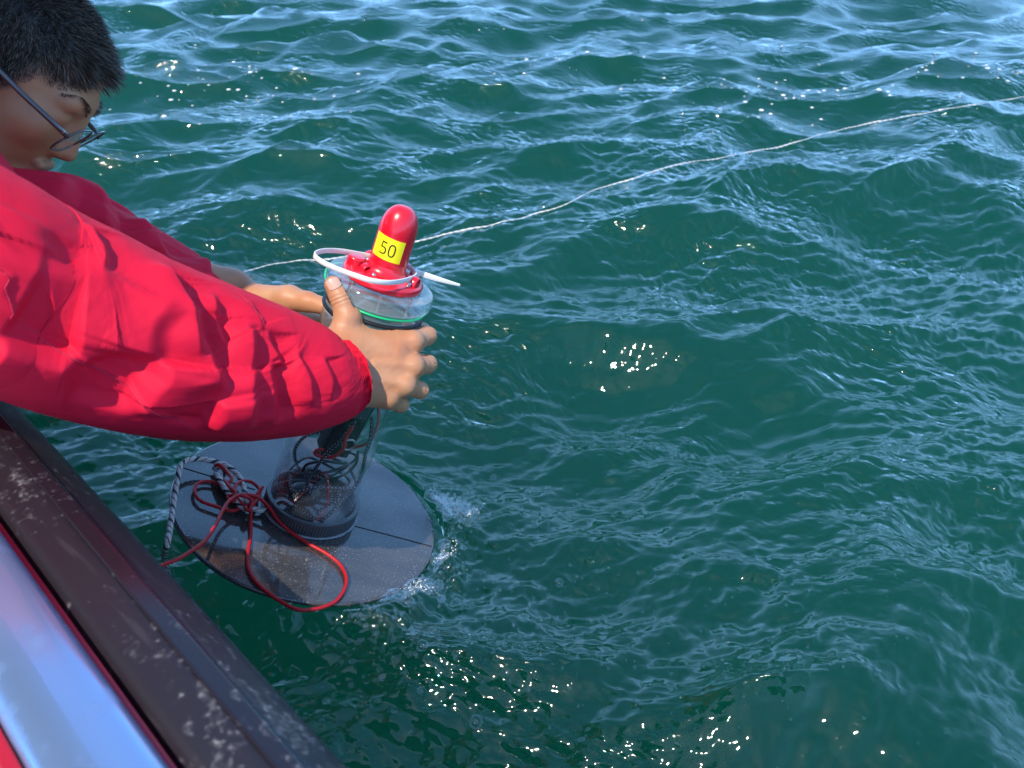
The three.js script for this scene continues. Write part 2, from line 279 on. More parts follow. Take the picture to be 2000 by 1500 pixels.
{
  // disc: a stiff dark sheet, slightly sprung, wet, with sand on it
  const sand = bytesTexture(1024, 1024, (u, v) => {
    const x = u * 0.36, y = v * 0.36, g = fbm(x * 420, y * 420, 3, 3), s = smooth(0.16, 0.46, g), w = fbm(x * 14, y * 14, 9, 4), st = fbm(x * 11 + 3, y * 34, 2, 4);
    const film = 0.5 + 0.5 * smooth(-0.25, 0.35, w), k = 0.235 + 0.09 * st + s * 0.33 * film;
    return [k * 1.04, k * 0.99, k * 0.97];
  }, true);
  const gloss = bytesTexture(512, 512, (u, v) => { const w = fbm(u * 5, v * 5, 4.2, 4); const k = 0.12 + 0.42 * smooth(-0.1, 0.4, w); return [k, k, k]; });
  const sheet = new THREE.MeshPhysicalMaterial({ color: rgb(1, 1, 1), map: sand, bumpMap: sand, bumpScale: 0.0005, roughness: 0.75, roughnessMap: gloss, clearcoat: 1, clearcoatRoughness: 0.04 });
  const spring = (x, z) => 0.10 * (x < -0.05 ? (x + 0.05) * (x + 0.05) : 0) - 0.05 * (x > 0.08 ? (x - 0.08) * (x - 0.08) : 0) + 0.0012 * noise(x * 14, z * 14, 3);
  const top = grid(60, 180, (u, v) => { const a = v * 2 * Math.PI, r = DISC_R * Math.max(u, 0.002) + (u > 0.98 ? 0.0008 * noise(Math.cos(a) * 5, Math.sin(a) * 5, 1) : 0), x = r * Math.cos(a), z = r * Math.sin(a); return V(x, spring(x, z), z); }, true);
  const edge = grid(8, 180, (u, v) => { const a = v * 2 * Math.PI, b = u * Math.PI, r = DISC_R + 0.003 * Math.sin(b), x = r * Math.cos(a), z = r * Math.sin(a); return V(x, spring(x, z) - 0.003 + 0.003 * Math.cos(b), z); }, true);
  const under = top.clone(); under.translate(0, -0.006, 0); { const i = under.index.array; for (let k = 0; k < i.length; k += 3) { const t = i[k]; i[k] = i[k + 1]; i[k + 1] = t; } under.computeVertexNormals(); }
  const all = mergeGeometries([top, edge, under]); { const p = all.attributes.position, q = all.attributes.uv; for (let i = 0; i < p.count; i++) q.setXY(i, p.getX(i) / 0.36 + 0.5, p.getZ(i) / 0.36 + 0.5); }
  tag(mesh('base_disc', all, sheet, buoy), 'dark wet round base sheet speckled with sand');
  const seamMat = new THREE.MeshPhysicalMaterial({ color: rgb(0.018, 0.018, 0.019), roughness: 0.3, clearcoat: 1, clearcoatRoughness: 0.05 });
  for (const [x0, z0, x1, z1] of [[0.062, 0.012, 0.169, 0.012], [-0.169, -0.012, -0.075, -0.008]]) {
    const L = Math.hypot(x1 - x0, z1 - z0), g = new THREE.BoxGeometry(L, 0.0014, 0.0007, 40, 1, 1); g.rotateY(-Math.atan2(z1 - z0, x1 - x0)); g.translate((x0 + x1) / 2, 0, (z0 + z1) / 2);
    const p = g.attributes.position; for (let i = 0; i < p.count; i++) p.setY(i, p.getY(i) + spring(p.getX(i), p.getZ(i)) + 0.0003);
    mesh('seam', g, seamMat, buoy);
  }
  // ribbed collar and the bead of sealant under it
  const collar = grid(20, 480, (u, v) => {
    const a = v * 2 * Math.PI, k = u * 19; let r = 0.0606, y = 0;
    if (u < 0.1) { y = 0.0005; } else if (u < 0.75) { y = lerp(0.001, 0.021, (u - 0.1) / 0.65); r += y > 0.003 && y < 0.019 ? 0.0005 * Math.cos(a * 96) : 0; } else { y = 0.0215; r = lerp(0.0606, 0.0545, (u - 0.75) / 0.25); if (u > 0.95) y = 0.016; }
    return V(r * Math.cos(a), y, r * Math.sin(a));
  }, true);
  mesh('collar', collar, new THREE.MeshPhysicalMaterial({ color: rgb(0.050, 0.052, 0.060), roughness: 0.38, clearcoat: 0.5, clearcoatRoughness: 0.15 }), buoy);
  const bead = grid(200, 8, (u, v) => { const a = u * 2 * Math.PI, b = v * 2 * Math.PI, r = 0.0016 + 0.0008 * noise(Math.cos(a) * 9, Math.sin(a) * 9, 2); return V((0.0614 + r * Math.cos(b)) * Math.cos(a), 0.001 + r * Math.sin(b), (0.0614 + r * Math.cos(b)) * Math.sin(a)); });
  mesh('sealant_bead', bead, new THREE.MeshPhysicalMaterial({ color: rgb(0.30, 0.32, 0.34), roughness: 0.3, transmission: 0.3, thickness: 0 }), buoy);
  const tubeG = new THREE.CylinderGeometry(0.0565, 0.0565, 0.268, 96, 1, true); tubeG.translate(0, 0.154, 0);
  tag(mesh('clear_tube', tubeG, clear, buoy), 'clear acrylic tube with cables showing through');
  const inner = new THREE.CylinderGeometry(0.0535, 0.0535, 0.268, 96, 1, true); inner.translate(0, 0.154, 0);
  mesh('tube_wall', inner, clear, buoy);
  const rim = new THREE.RingGeometry(0.0535, 0.0565, 96, 1); rim.rotateX(-Math.PI / 2); rim.translate(0, 0.288, 0);
  mesh('tube_rim', rim, acrylic, buoy);
  // condensation inside
  const r = rng(12), bead2 = new THREE.SphereGeometry(1, 8, 6), drops = new THREE.InstancedMesh(bead2, clear, 260), M = new THREE.Matrix4(), Q = new THREE.Quaternion();
  for (let i = 0; i < 260; i++) { const a = -0.2 + (r() - 0.5) * 3.2, h = 0.03 + 0.2 * r(), s = 0.0004 + 0.0011 * r() * r(); Q.setFromAxisAngle(V(0, 1, 0), a); M.compose(V(0.0532 * Math.sin(a), h, 0.0532 * Math.cos(a)), Q, V(s, s * 1.2, s * 0.5)); drops.setMatrixAt(i, M); }
  drops.name = 'water_droplets'; drops.userData.kind = 'stuff'; buoy.add(drops);
  // plug: clear flange, neck and the three sealing rings
  mesh('flange', lathe([[0.0005, 0.318], [0.058, 0.318], [0.0615, 0.3185], [0.0625, 0.320], [0.0625, 0.333], [0.0617, 0.3348], [0.0600, 0.3355], [0.0005, 0.3355]], 96), acrylic, buoy);
  mesh('neck', lathe([[0.0548, 0.270], [0.0552, 0.2885], [0.0560, 0.289], [0.0560, 0.318]], 96), acrylic, buoy);
  const o1 = ring(0.0566, 0.0024, 0.3035), o2 = ring(0.0566, 0.0024, 0.2935), o3 = grid(180, 10, (u, v) => {
    const a = u * 2 * Math.PI, b = v * 2 * Math.PI, slack = 0.5 + 0.5 * Math.cos(a + 2.05), R = 0.0578 + 0.0075 * Math.pow(slack, 6), y = 0.3135 + 0.012 * Math.pow(slack, 5);
    return V((R + 0.0014 * Math.cos(b)) * Math.sin(a), y + 0.0014 * Math.sin(b), (R + 0.0014 * Math.cos(b)) * Math.cos(a));
  });
  const oring = new THREE.MeshPhysicalMaterial({ color: rgb(0.008, 0.008, 0.009), roughness: 0.45 });
  mesh('sealing_ring', o1, oring, buoy); mesh('sealing_ring', o2, oring, buoy);
  tag(mesh('sealing_ring', o3, new THREE.MeshPhysicalMaterial({ color: rgb(0.01, 0.52, 0.18), roughness: 0.35 }), buoy), 'green sealing ring');
  // red cap
  const cap = lathe([[0.0005, 0.3358], [0.0445, 0.3358], [0.0465, 0.337], [0.0470, 0.339], [0.0470, 0.343], [0.0455, 0.3452], [0.0430, 0.346], [0.036, 0.3462], [0.028, 0.348], [0.0245, 0.3505], [0.0225, 0.354], [0.0218, 0.358]], 96);
  mesh('cap_base', cap, redPlastic, buoy);
  const dome = [[0.0218, 0.358], [0.0216, 0.364]]; for (let k = 0; k <= 22; k++) { const t = k / 22; dome.push([0.0212 * Math.pow(Math.cos(t * Math.PI / 2), 0.82) + 0.0002 * (1 - t), 0.398 + 0.0285 * Math.sin(t * Math.PI / 2)]); }
  dome.splice(2, 0, [0.0214, 0.38]); dome[dome.length - 1][0] = 0.0002;
  mesh('antenna_dome', lathe(dome, 72), redPlastic, buoy);
  // lugs, bosses and screws round the cap
  const loop = (R, t, w) => { const g = grid(24, 12, (u, v) => { const a = Math.PI * (u * 1.3 - 0.15), b = v * 2 * Math.PI, c = Math.cos(b), s = Math.sin(b); return V((R + t * c) * Math.cos(a), (R + t * c) * Math.sin(a), w * Math.sign(s) * Math.pow(Math.abs(s), 0.5)); }, true); return g; };
  for (const [deg, rad, turn, R] of [[218, 0.033, 30, 0.0075], [72, 0.037, 70, 0.0072], [-52, 0.0265, 40, 0.0052], [140, 0.035, 10, 0.0072]]) {
    const a = deg * Math.PI / 180, l = mesh('lug', loop(R, 0.0017, 0.0045), redPlastic, buoy); l.position.set(rad * Math.sin(a), 0.3475, rad * Math.cos(a)); l.rotation.y = turn * Math.PI / 180;
  }
  for (const [deg, rad, R, h] of [[-82, 0.0345, 0.0105, 0.010], [88, 0.0335, 0.0085, 0.006], [-10, 0.0335, 0.0075, 0.003], [190, 0.034, 0.009, 0.007]]) {
    const a = deg * Math.PI / 180, b = mesh('boss', lathe([[0.0004, 0.3455 + h], [R - 0.0025, 0.3455 + h], [R - 0.0008, 0.3448 + h], [R, 0.343 + h], [R, 0.344]], 32), redPlastic, buoy); b.position.set(rad * Math.sin(a), 0, rad * Math.cos(a));
  }
  for (const [x, z, y] of [[-0.0225, -0.0135, 0.3495], [-0.0105, 0.0270, 0.3478], [0.030, 0.018, 0.348], [0.013, -0.031, 0.349]]) { const s = mesh('screw', lathe([[0.0004, 0.0024], [0.0015, 0.0023], [0.0026, 0.0014], [0.0029, 0.0002], [0.0029, -0.003]], 20), metal, buoy); s.position.set(x, y, z); }
  for (const [x, z] of [[0.004, 0.046], [-0.032, 0.034], [0.036, 0.034], [-0.030, -0.030]]) { const g = new THREE.CylinderGeometry(0.0017, 0.0017, 0.02, 12); g.translate(x, 0.327, z); mesh('bolt', g, metal, buoy); }
  // yellow label with its number
  const cv = document.createElement('canvas'); cv.width = 512; cv.height = 320; const c = cv.getContext('2d');
  c.fillStyle = '#f4ea1c'; c.fillRect(0, 0, 512, 320); c.fillStyle = '#15140c'; c.font = '250px sans-serif'; c.textAlign = 'center'; c.textBaseline = 'middle'; c.fillText('50', 268, 168);
  const lt = new THREE.CanvasTexture(cv); lt.colorSpace = THREE.SRGBColorSpace;
  const y0 = 0.3665, y1 = 0.3925, a0 = -1.12, a1 = 0.62;
  const lab = grid(2, 30, (u, v) => { const a = lerp(a0, a1, v), skew = 0.0018 * (v - 0.5); return V(0.02175 * Math.sin(a), lerp(y0, y1, u) - skew, 0.02175 * Math.cos(a)); });
  { const q = lab.attributes.uv; for (let i = 0; i < q.count; i++) q.setXY(i, q.getY(i), q.getX(i)); const i = lab.index.array; for (let k = 0; k < i.length; k += 3) { const t = i[k]; i[k] = i[k + 1]; i[k + 1] = t; } lab.computeVertexNormals(); }
  tag(mesh('number_label', lab, new THREE.MeshPhysicalMaterial({ map: lt, roughness: 0.4, side: THREE.DoubleSide }), buoy), 'yellow label with the number 50');
}
// ------------------------------------------------------------------ what lies inside the tube
const inTube = (zx, zy, off) => { const n = DZ, p = onPlane(300 + 0.3 * zx, 760 + 0.3 * zy, DISC_C.clone().addScaledVector(DZ, off), n), q = toBuoy(p), r = Math.hypot(q.x, q.z), m = 0.0505; if (r > m) { q.x *= m / r; q.z *= m / r; } q.y = Math.max(q.y, 0.006); return buoy.localToWorld(q); };
const braid = (dark, light, pitch, share) => { const t = bytesTexture(64, 64, (u, v) => { const a = (u * 2 + v * 2) % 1, b = (u * 2 - v * 2 + 4) % 1, on = (a < share && b < 0.5) || (b < share && a < 0.5); const c = on ? light : dark; return c; }, true); t.repeat.set(1 / pitch, 1); return t; };
{
  const flecked = new THREE.MeshPhysicalMaterial({ map: braid([0.06, 0.06, 0.07], [0.62, 0.64, 0.68], 0.010, 0.5), roughness: 0.6 });
  const cable = (name, pts, rad, mat, label, grp) => tag(mesh(name, cordGeometry(pts, rad, { step: 0.003, sides: 9 }), mat), label, 'cable', grp);
  const P = (list, off, wob) => list.map(([x, y], i) => inTube(x, y, off + wob * Math.sin(i * 1.1)));
  cable('braided_cable', P([[1350, 150], [1240, 310], [1120, 430], [1040, 540], [1000, 610], [1030, 690], [1080, 740], [1150, 745], [1210, 700], [1170, 640]], 0.018, 0.012), 0.0024, flecked, 'black and white braided cable running down from the black box in the clear tube');
  cable('braided_cable_001', P([[1120, 270], [1000, 300], [930, 370], [920, 450], [950, 520], [1000, 570], [1060, 570], [1150, 620]], -0.006, 0.01), 0.0022, flecked, 'black and white braided cable looped at the left inside the clear tube');
  cable('braided_cable_002', P([[1420, 180], [1420, 300], [1400, 450], [1350, 570], [1290, 660], [1230, 720], [1170, 790], [1090, 850], [1000, 860], [900, 810], [830, 750], [800, 690]], 0.012, 0.016), 0.0024, flecked, 'braided cable along the right wall of the clear tube and round its bottom');
  cable('black_wire', P([[970, 540], [1000, 490], [1100, 470], [1200, 480], [1270, 490], [1200, 540], [1100, 600], [1040, 640]], 0.004, 0.012), 0.0019, blackPlastic, 'plain black wire folded in a flat loop inside the clear tube');
  cable('black_wire_001', P([[1330, 400], [1320, 480], [1250, 550], [1170, 580], [1080, 560]], -0.014, 0.006), 0.0019, blackPlastic, 'plain black wire arching behind the flat loop inside the clear tube');
  const rr = rng(88), tangle = (n, y0, y1) => { const q = []; let a = rr() * 6.28; for (let i = 0; i < n; i++) { a += 0.7 + 0.9 * rr(); const R = 0.018 + 0.029 * rr(); q.push(fromBuoy(R * Math.sin(a), lerp(y0, y1, i / n) + 0.012 * rr(), R * Math.cos(a))); } return q; };
  cable('braided_cable_003', tangle(11, 0.012, 0.06), 0.0022, flecked, 'black and white braided cable tangled over the bottom of the clear tube');
  cable('black_wire_002', tangle(12, 0.014, 0.10), 0.0017, blackPlastic, 'plain black wire wound up through the tangle in the clear tube');
  const redLead = new THREE.MeshPhysicalMaterial({ color: rgb(0.50, 0.012, 0.02), roughness: 0.45 });
  cable('red_lead', P([[1465, 120], [1462, 220], [1400, 345], [1300, 382], [1235, 390]], 0.01, 0.006), 0.0019, redLead, 'red lead against the right wall of the clear tube');
  cable('red_lead_001', P([[1300, 240], [1250, 320], [1240, 380], [1170, 440], [1090, 440], [1050, 420], [1070, 395], [1110, 395]], 0.03, 0.004), 0.0023, redLead, 'red lead curled under the black box in the clear tube');
  const unit = group('electronics_unit'); tag(unit, 'black electronics box inside the clear tube', 'electronics');
  unit.position.copy(fromBuoy(0.002, 0.086, 0.0)); unit.quaternion.copy(buoy.quaternion); unit.rotateZ(-0.16); unit.rotateY(0.4);
  const box = new RoundedBoxGeometry(0.038, 0.150, 0.026, 3, 0.003); box.translate(0, 0.085, 0); mesh('case', box, blackPlastic, unit);
  const bat = new RoundedBoxGeometry(0.024, 0.085, 0.016, 3, 0.006); bat.translate(-0.004, 0.12, 0.020); mesh('battery', bat, new THREE.MeshPhysicalMaterial({ color: rgb(0.03, 0.03, 0.035), roughness: 0.25 }), unit);
  const eye = ring(0.008, 0.0016, 0, 40); eye.rotateX(Math.PI / 2); eye.translate(0.008, 0.035, 0.017); mesh('ring', eye, metal, unit);
  const cap = new THREE.SphereGeometry(1, 40, 24); cap.scale(0.022, 0.013, 0.020); const ballast = mesh('ballast', cap, blackPlastic); ballast.position.copy(fromBuoy(-0.012, 0.020, 0.0)); ballast.quaternion.copy(buoy.quaternion);
  tag(ballast, 'round black weight lying at the bottom of the clear tube', 'weight');
}
// ------------------------------------------------------------------ cable tie through the lugs
{
  const tie = group('cable_tie'); tag(tie, 'white plastic cable tie looped round the red cap', 'cable tie');
  const nylon = new THREE.MeshPhysicalMaterial({ color: rgb(0.78, 0.78, 0.74), roughness: 0.4 });
  const H = 0.353, pts = [[812, 536], [797, 546], [760, 552], [725, 548], [690, 537], [655, 524], [628, 511], [614, 499], [626, 491], [660, 490], [700, 496], [735, 503], [775, 513], [803, 524]].map(([x, y], i) => onBuoy(x, y, H + 0.0015 * Math.sin(i)));
  const c = new THREE.CatmullRomCurve3(pts, true, 'centripetal');
  const band = (curve, n, w, t, taper) => { const P = []; for (let i = 0; i <= n; i++) P.push([curve.getPointAt(i / n), curve.getTangentAt(i / n)]); return grid(n, 8, (u, v) => { const [p, T] = P[Math.round(u * n)], S = V().crossVectors(T, DISC_N).normalize(), U = V().crossVectors(S, T).normalize(), k = 1 - taper * u * u, q = [[-1, -1], [-1, 0], [-1, 1], [0, 1], [1, 1], [1, 0], [1, -1], [0, -1]][Math.round(v * 8) % 8]; return p.clone().addScaledVector(S, q[0] * t / 2).addScaledVector(U, q[1] * w / 2 * k * (q[0] ? 0.86 : 1)); }, true); };
  mesh('strap', band(c, 160, 0.0062, 0.0018, 0), nylon, tie);
  const tc = new THREE.CatmullRomCurve3([onBuoy(806, 529, H), onBuoy(830, 537, H), onBuoy(862, 547, H), onBuoy(898, 557, H)]);
  mesh('tail', band(tc, 40, 0.0075, 0.0016, 0.6), nylon, tie);
  const hd = new RoundedBoxGeometry(0.0075, 0.0078, 0.0062, 3, 0.0012), hm = mesh('head', hd, nylon, tie); hm.position.copy(onBuoy(813, 533, H)); hm.quaternion.copy(buoy.quaternion); hm.rotateY(0.5);
}
// ------------------------------------------------------------------ cords
{
  const d = (list, h) => list.map(([x, y, k]) => onBuoy(300 + 0.3 * x, 760 + 0.3 * y, k ?? h));
  const redMat = new THREE.MeshPhysicalMaterial({ map: braid([0.74, 0.03, 0.09], [0.52, 0.01, 0.05], 0.006, 0.4), roughness: 0.55 });
  const whiteMat = new THREE.MeshPhysicalMaterial({ map: bytesTexture(128, 64, (u, v) => { const a = (u + v + 1) % 1; return a < 0.20 ? [0.10, 0.08, 0.13] : a > 0.55 && a < 0.62 ? [0.55, 0.16, 0.2] : [0.80, 0.78, 0.76].map(k => k * (0.93 + 0.07 * Math.cos(v * 37.7 + u * 6.28))); }, true), roughness: 0.7 });
  whiteMat.map.repeat.set(1 / 0.024, 1);
  const red = group('tied_rope'); tag(red, 'thin red braided cord tied in a bow and looped over the black base disc', 'rope');
  const rr = 0.0022, opt = { step: 0.0022, sides: 10, ribs: 3, rib: 0.10, twist: 700 };
  const long = d([[630, 765, 0.012], [632, 850, 0.006], [632, 950, 0.003], [612, 1100, 0.003], [625, 1190, 0.003], [690, 1280, 0.003], [840, 1390, 0.004], [940, 1435, 0.006], [1060, 1430, 0.005], [1180, 1385, 0.003], [1240, 1310, 0.003], [1255, 1230, 0.003], [1220, 1150, 0.003], [1140, 1080, 0.003], [1000, 1000, 0.003], [880, 920, 0.005], [800, 840, 0.010], [760, 780, 0.016], [700, 720, 0.020], [640, 690, 0.022], [560, 690, 0.022], [500, 720, 0.024], [450, 790, 0.028], [400, 890, 0.034], [330, 990, 0.042], [250, 1050, 0.05], [150, 1110, 0.055], [70, 1140, 0.058]]);
  const end = pixelOf(long[long.length - 1]); long.push(at(300, 1112, end[2] - 0.03), at(255, 1140, end[2] - 0.05));
  mesh('long_loop', cordGeometry(long, rr, opt), redMat, red);
  mesh('bow_loop', cordGeometry(d([[610, 740], [520, 792], [400, 762], [300, 722], [266, 662], [290, 612], [350, 600], [430, 620], [475, 672], [520, 722], [580, 770], [620, 760]], 0.007), rr, opt), redMat, red);
  mesh('bow_loop', cordGeometry(d([[600, 770, 0.012], [540, 700, 0.014], [530, 640, 0.015], [570, 600, 0.014], [630, 602, 0.012], [682, 642, 0.010], [690, 692, 0.010], [660, 742, 0.012], [625, 772, 0.014]]), rr, opt), redMat, red);
  mesh('cord_end', cordGeometry(d([[600, 765, 0.012], [640, 735, 0.016], [670, 690, 0.020], [715, 632, 0.026]]), rr, opt), redMat, red);
  mesh('wrap', cordGeometry(d([[395, 500, 0.012], [430, 494, 0.018], [480, 545, 0.014], [508, 585, 0.016], [480, 622, 0.012], [455, 590, 0.012], [500, 640, 0.018], [540, 690, 0.018], [520, 730, 0.016], [480, 700, 0.014], [560, 690, 0.022], [640, 725, 0.020], [620, 790, 0.016], [590, 770, 0.012]]), rr, opt), redMat, red);
  const white = group('flecked_rope'); tag(white, 'white rope with black flecks knotted with red cord on the black disc', 'rope');
  const wo = { step: 0.0022, sides: 14, ribs: 3, rib: 0.09, twist: 260 }, wr = 0.0034;
  mesh('standing_part', cordGeometry([at(330, 1125, 0.93), at(322, 1095, 0.955), ...d([[90, 1000, 0.004], [108, 900, 0.002], [125, 780, 0.004], [146, 640, 0.010], [160, 560, 0.018], [180, 495, 0.022], [220, 464, 0.022], [290, 455, 0.020], [390, 470, 0.018], [470, 495, 0.016], [530, 540, 0.014], [570, 590, 0.012], [590, 650, 0.012], [606, 720, 0.012], [598, 790, 0.010]])], wr, wo), whiteMat, white);
  mesh('knot_strand', cordGeometry(d([[385, 520, 0.006], [440, 508, 0.012], [470, 545, 0.011], [440, 575, 0.008], [470, 630, 0.008], [515, 675, 0.008], [560, 722, 0.008], [630, 768, 0.008], [700, 792, 0.006], [752, 786, 0.006]]), wr, wo), whiteMat, white);
  mesh('knot_strand', cordGeometry(d([[400, 540, 0.009], [425, 580, 0.013], [460, 640, 0.014], [500, 690, 0.014], [545, 740, 0.011], [600, 790, 0.008]]), wr, wo), whiteMat, white);
}
// ------------------------------------------------------------------ line floating away over the water
{
  const o = {};
  const seaY = (x, z) => { let X = x, Z = z; for (let k = 0; k < 5; k++) { waveAt(X, Z, 0.02, o); X = x - 0.8 * o.dx; Z = z - 0.8 * o.dz; } return o.h; };
  const px = [[430, 541], [480, 528], [530, 515], [575, 508], [640, 505], [720, 492], [815, 470], [870, 456], [920, 445], [960, 438], [1050, 415], [1100, 400], [1160, 370], [1230, 350], [1310, 323], [1400, 308], [1480, 293], [1540, 282], [1600, 262], [1700, 240], [1760, 228], [1850, 212], [2000, 188], [2200, 158]];
  const path = new THREE.CatmullRomCurve3(px.map(([x, y]) => V(x, y, 0)), false, 'centripetal'), pts = [];
  for (let i = 0; i <= 150; i++) {   // where each point of the line meets the waves
    const q = path.getPointAt(i / 150), d = dirOf(q.x, q.y + 0.8 * Math.sin(i * 1.3)); let lo = (EYE.y - 0.12) / -d.y, hi = (EYE.y + 0.12) / -d.y, t = lo;
    for (; t < hi; t += 0.004) if (EYE.y + d.y * t < seaY(d.x * t, d.z * t)) break;
    pts.push(d.multiplyScalar(t).add(EYE).add(V(0, -0.0022 + 0.0065 * noise(i * 0.31, 2, 7), 0)));
  }
  for (let k = 0; k < 2; k++) for (let i = 1; i < pts.length - 1; i++) pts[i].lerp(pts[i - 1].clone().add(pts[i + 1]).multiplyScalar(0.5), 0.5);
  const mat = new THREE.MeshPhysicalMaterial({ color: rgb(0.66, 0.66, 0.66), roughness: 0.35, clearcoat: 1, clearcoatRoughness: 0.05 });
  tag(mesh('floating_line', cordGeometry(pts, 0.0018, { step: 0.004, sides: 8, ribs: 2, rib: 0.3, twist: 170, vary: 0.8 }), mat), 'thin white twisted line floating away over the waves', 'line');
}
console.log('boat and float ready');
// ------------------------------------------------------------------ person: body from joints, one skin
function surfaceNets(sdf, lo, hi, cell) {   // the zero surface of sdf on a grid, smooth normals from its gradient
  const n = [0, 1, 2].map(k => Math.ceil((hi.getComponent(k) - lo.getComponent(k)) / cell) + 1), [nx, ny, nz] = n, f = new Float32Array(nx * ny * nz);
  for (let k = 0, q = 0; k < nz; k++) for (let j = 0; j < ny; j++) for (let i = 0; i < nx; i++, q++) f[q] = sdf(lo.x + i * cell, lo.y + j * cell, lo.z + k * cell);
  const id = new Int32Array(nx * ny * nz).fill(-1), pos = [], idx = [], sx = 1, sy = nx, sz = nx * ny, corner = [0, sx, sy, sx + sy, sz, sx + sz, sy + sz, sx + sy + sz];
  const edges = [[0, 1], [2, 3], [4, 5], [6, 7], [0, 2], [1, 3], [4, 6], [5, 7], [0, 4], [1, 5], [2, 6], [3, 7]];
  for (let k = 0; k < nz - 1; k++) for (let j = 0; j < ny - 1; j++) for (let i = 0; i < nx - 1; i++) {
    const q = i + j * sy + k * sz; let inside = 0; for (let c = 0; c < 8; c++) if (f[q + corner[c]] < 0) inside++;
    if (!inside || inside === 8) continue;
    let x = 0, y = 0, z = 0, m = 0;
    for (const [a, b] of edges) { const fa = f[q + corner[a]], fb = f[q + corner[b]]; if ((fa < 0) === (fb < 0)) continue; const t = fa / (fa - fb); x += (a & 1) + t * ((b & 1) - (a & 1)); y += (a >> 1 & 1) + t * ((b >> 1 & 1) - (a >> 1 & 1)); z += (a >> 2) + t * ((b >> 2) - (a >> 2)); m++; }
    id[q] = pos.length / 3; pos.push(lo.x + (i + x / m) * cell, lo.y + (j + y / m) * cell, lo.z + (k + z / m) * cell);
  }
  const quad = (a, b, c, d, flip) => { if (a < 0 || b < 0 || c < 0 || d < 0) return; if (flip) idx.push(a, c, b, a, d, c); else idx.push(a, b, c, a, c, d); };
  for (let k = 1; k < nz - 1; k++) for (let j = 1; j < ny - 1; j++) for (let i = 1; i < nx - 1; i++) {
    const q = i + j * sy + k * sz, s = f[q] < 0;
    if (s !== f[q + sx] < 0) quad(id[q - sy - sz], id[q - sz], id[q], id[q - sy], !s);
    if (s !== f[q + sy] < 0) quad(id[q - sx - sz], id[q - sx], id[q], id[q - sz], !s);
    if (s !== f[q + sz] < 0) quad(id[q - sx - sy], id[q - sy], id[q], id[q - sx], !s);
  }
  const nor = new Float32Array(pos.length), e = cell * 0.4;
  for (let i = 0; i < pos.length; i += 3) { const x = pos[i], y = pos[i + 1], z = pos[i + 2]; let a = sdf(x + e, y, z) - sdf(x - e, y, z), b = sdf(x, y + e, z) - sdf(x, y - e, z), c = sdf(x, y, z + e) - sdf(x, y, z - e), l = 1 / (Math.hypot(a, b, c) || 1); nor[i] = a * l; nor[i + 1] = b * l; nor[i + 2] = c * l; }
  const g = new THREE.BufferGeometry(); g.setAttribute('position', new THREE.Float32BufferAttribute(pos, 3)); g.setAttribute('normal', new THREE.BufferAttribute(nor, 3)); g.setIndex(idx); return g;
}
const smin = (a, b, k) => { const h = Math.max(k - Math.abs(a - b), 0) / k; return Math.min(a, b) - h * h * k * 0.25; };
const smax = (a, b, k) => -smin(-a, -b, k);
function bone(a, b, ra, rb = ra) { const dx = b.x - a.x, dy = b.y - a.y, dz = b.z - a.z, l = 1 / (dx * dx + dy * dy + dz * dz + 1e-12); return (x, y, z) => { const px = x - a.x, py = y - a.y, pz = z - a.z, t = clamp((px * dx + py * dy + pz * dz) * l); return Math.hypot(px - t * dx, py - t * dy, pz - t * dz) - (ra + (rb - ra) * t); }; }
function blob(c, r, q = null) { const m = Math.min(r.x, r.y, r.z); return (x, y, z) => { const px = x - c.x, py = y - c.y, pz = z - c.z, k0 = Math.hypot(px / r.x, py / r.y, pz / r.z), k1 = Math.hypot(px / (r.x * r.x), py / (r.y * r.y), pz / (r.z * r.z)); return k1 < 1e-9 ? -m : k0 * (k0 - 1) / k1; }; }
const tubeDistance = (() => { const c = DISC_C, n = DISC_N; return (x, y, z) => { const px = x - c.x, py = y - c.y, pz = z - c.z, h = px * n.x + py * n.y + pz * n.z, r = Math.sqrt(Math.max(0, px * px + py * py + pz * pz - h * h)); return (h > 0.317 && h < 0.337 ? Math.max(r - 0.0628, -1) : r - 0.0568); }; })();
function handSdf(fingers, palm, k1 = 0.005, k2 = 0.013) {
  return (x, y, z) => {
    let p = 1; for (const b of palm) p = smin(p, b(x, y, z), k2);
    let all = p;
    for (const f of fingers) { let d = 1; for (const b of f) d = smin(d, b(x, y, z), 0.004); all = smin(all, d, k1); }
    return smax(all, 0.0006 - tubeDistance(x, y, z), 0.003);
  };
}
function finger(j, r) { const o = []; for (let i = 0; i < j.length - 1; i++) o.push(bone(j[i], j[i + 1], r[i], r[i + 1])); return o; }
function boundsOf(points, pad) { const b = new THREE.Box3().setFromPoints(points); b.expandByScalar(pad); return [b.min, b.max]; }
const skinParts = [];
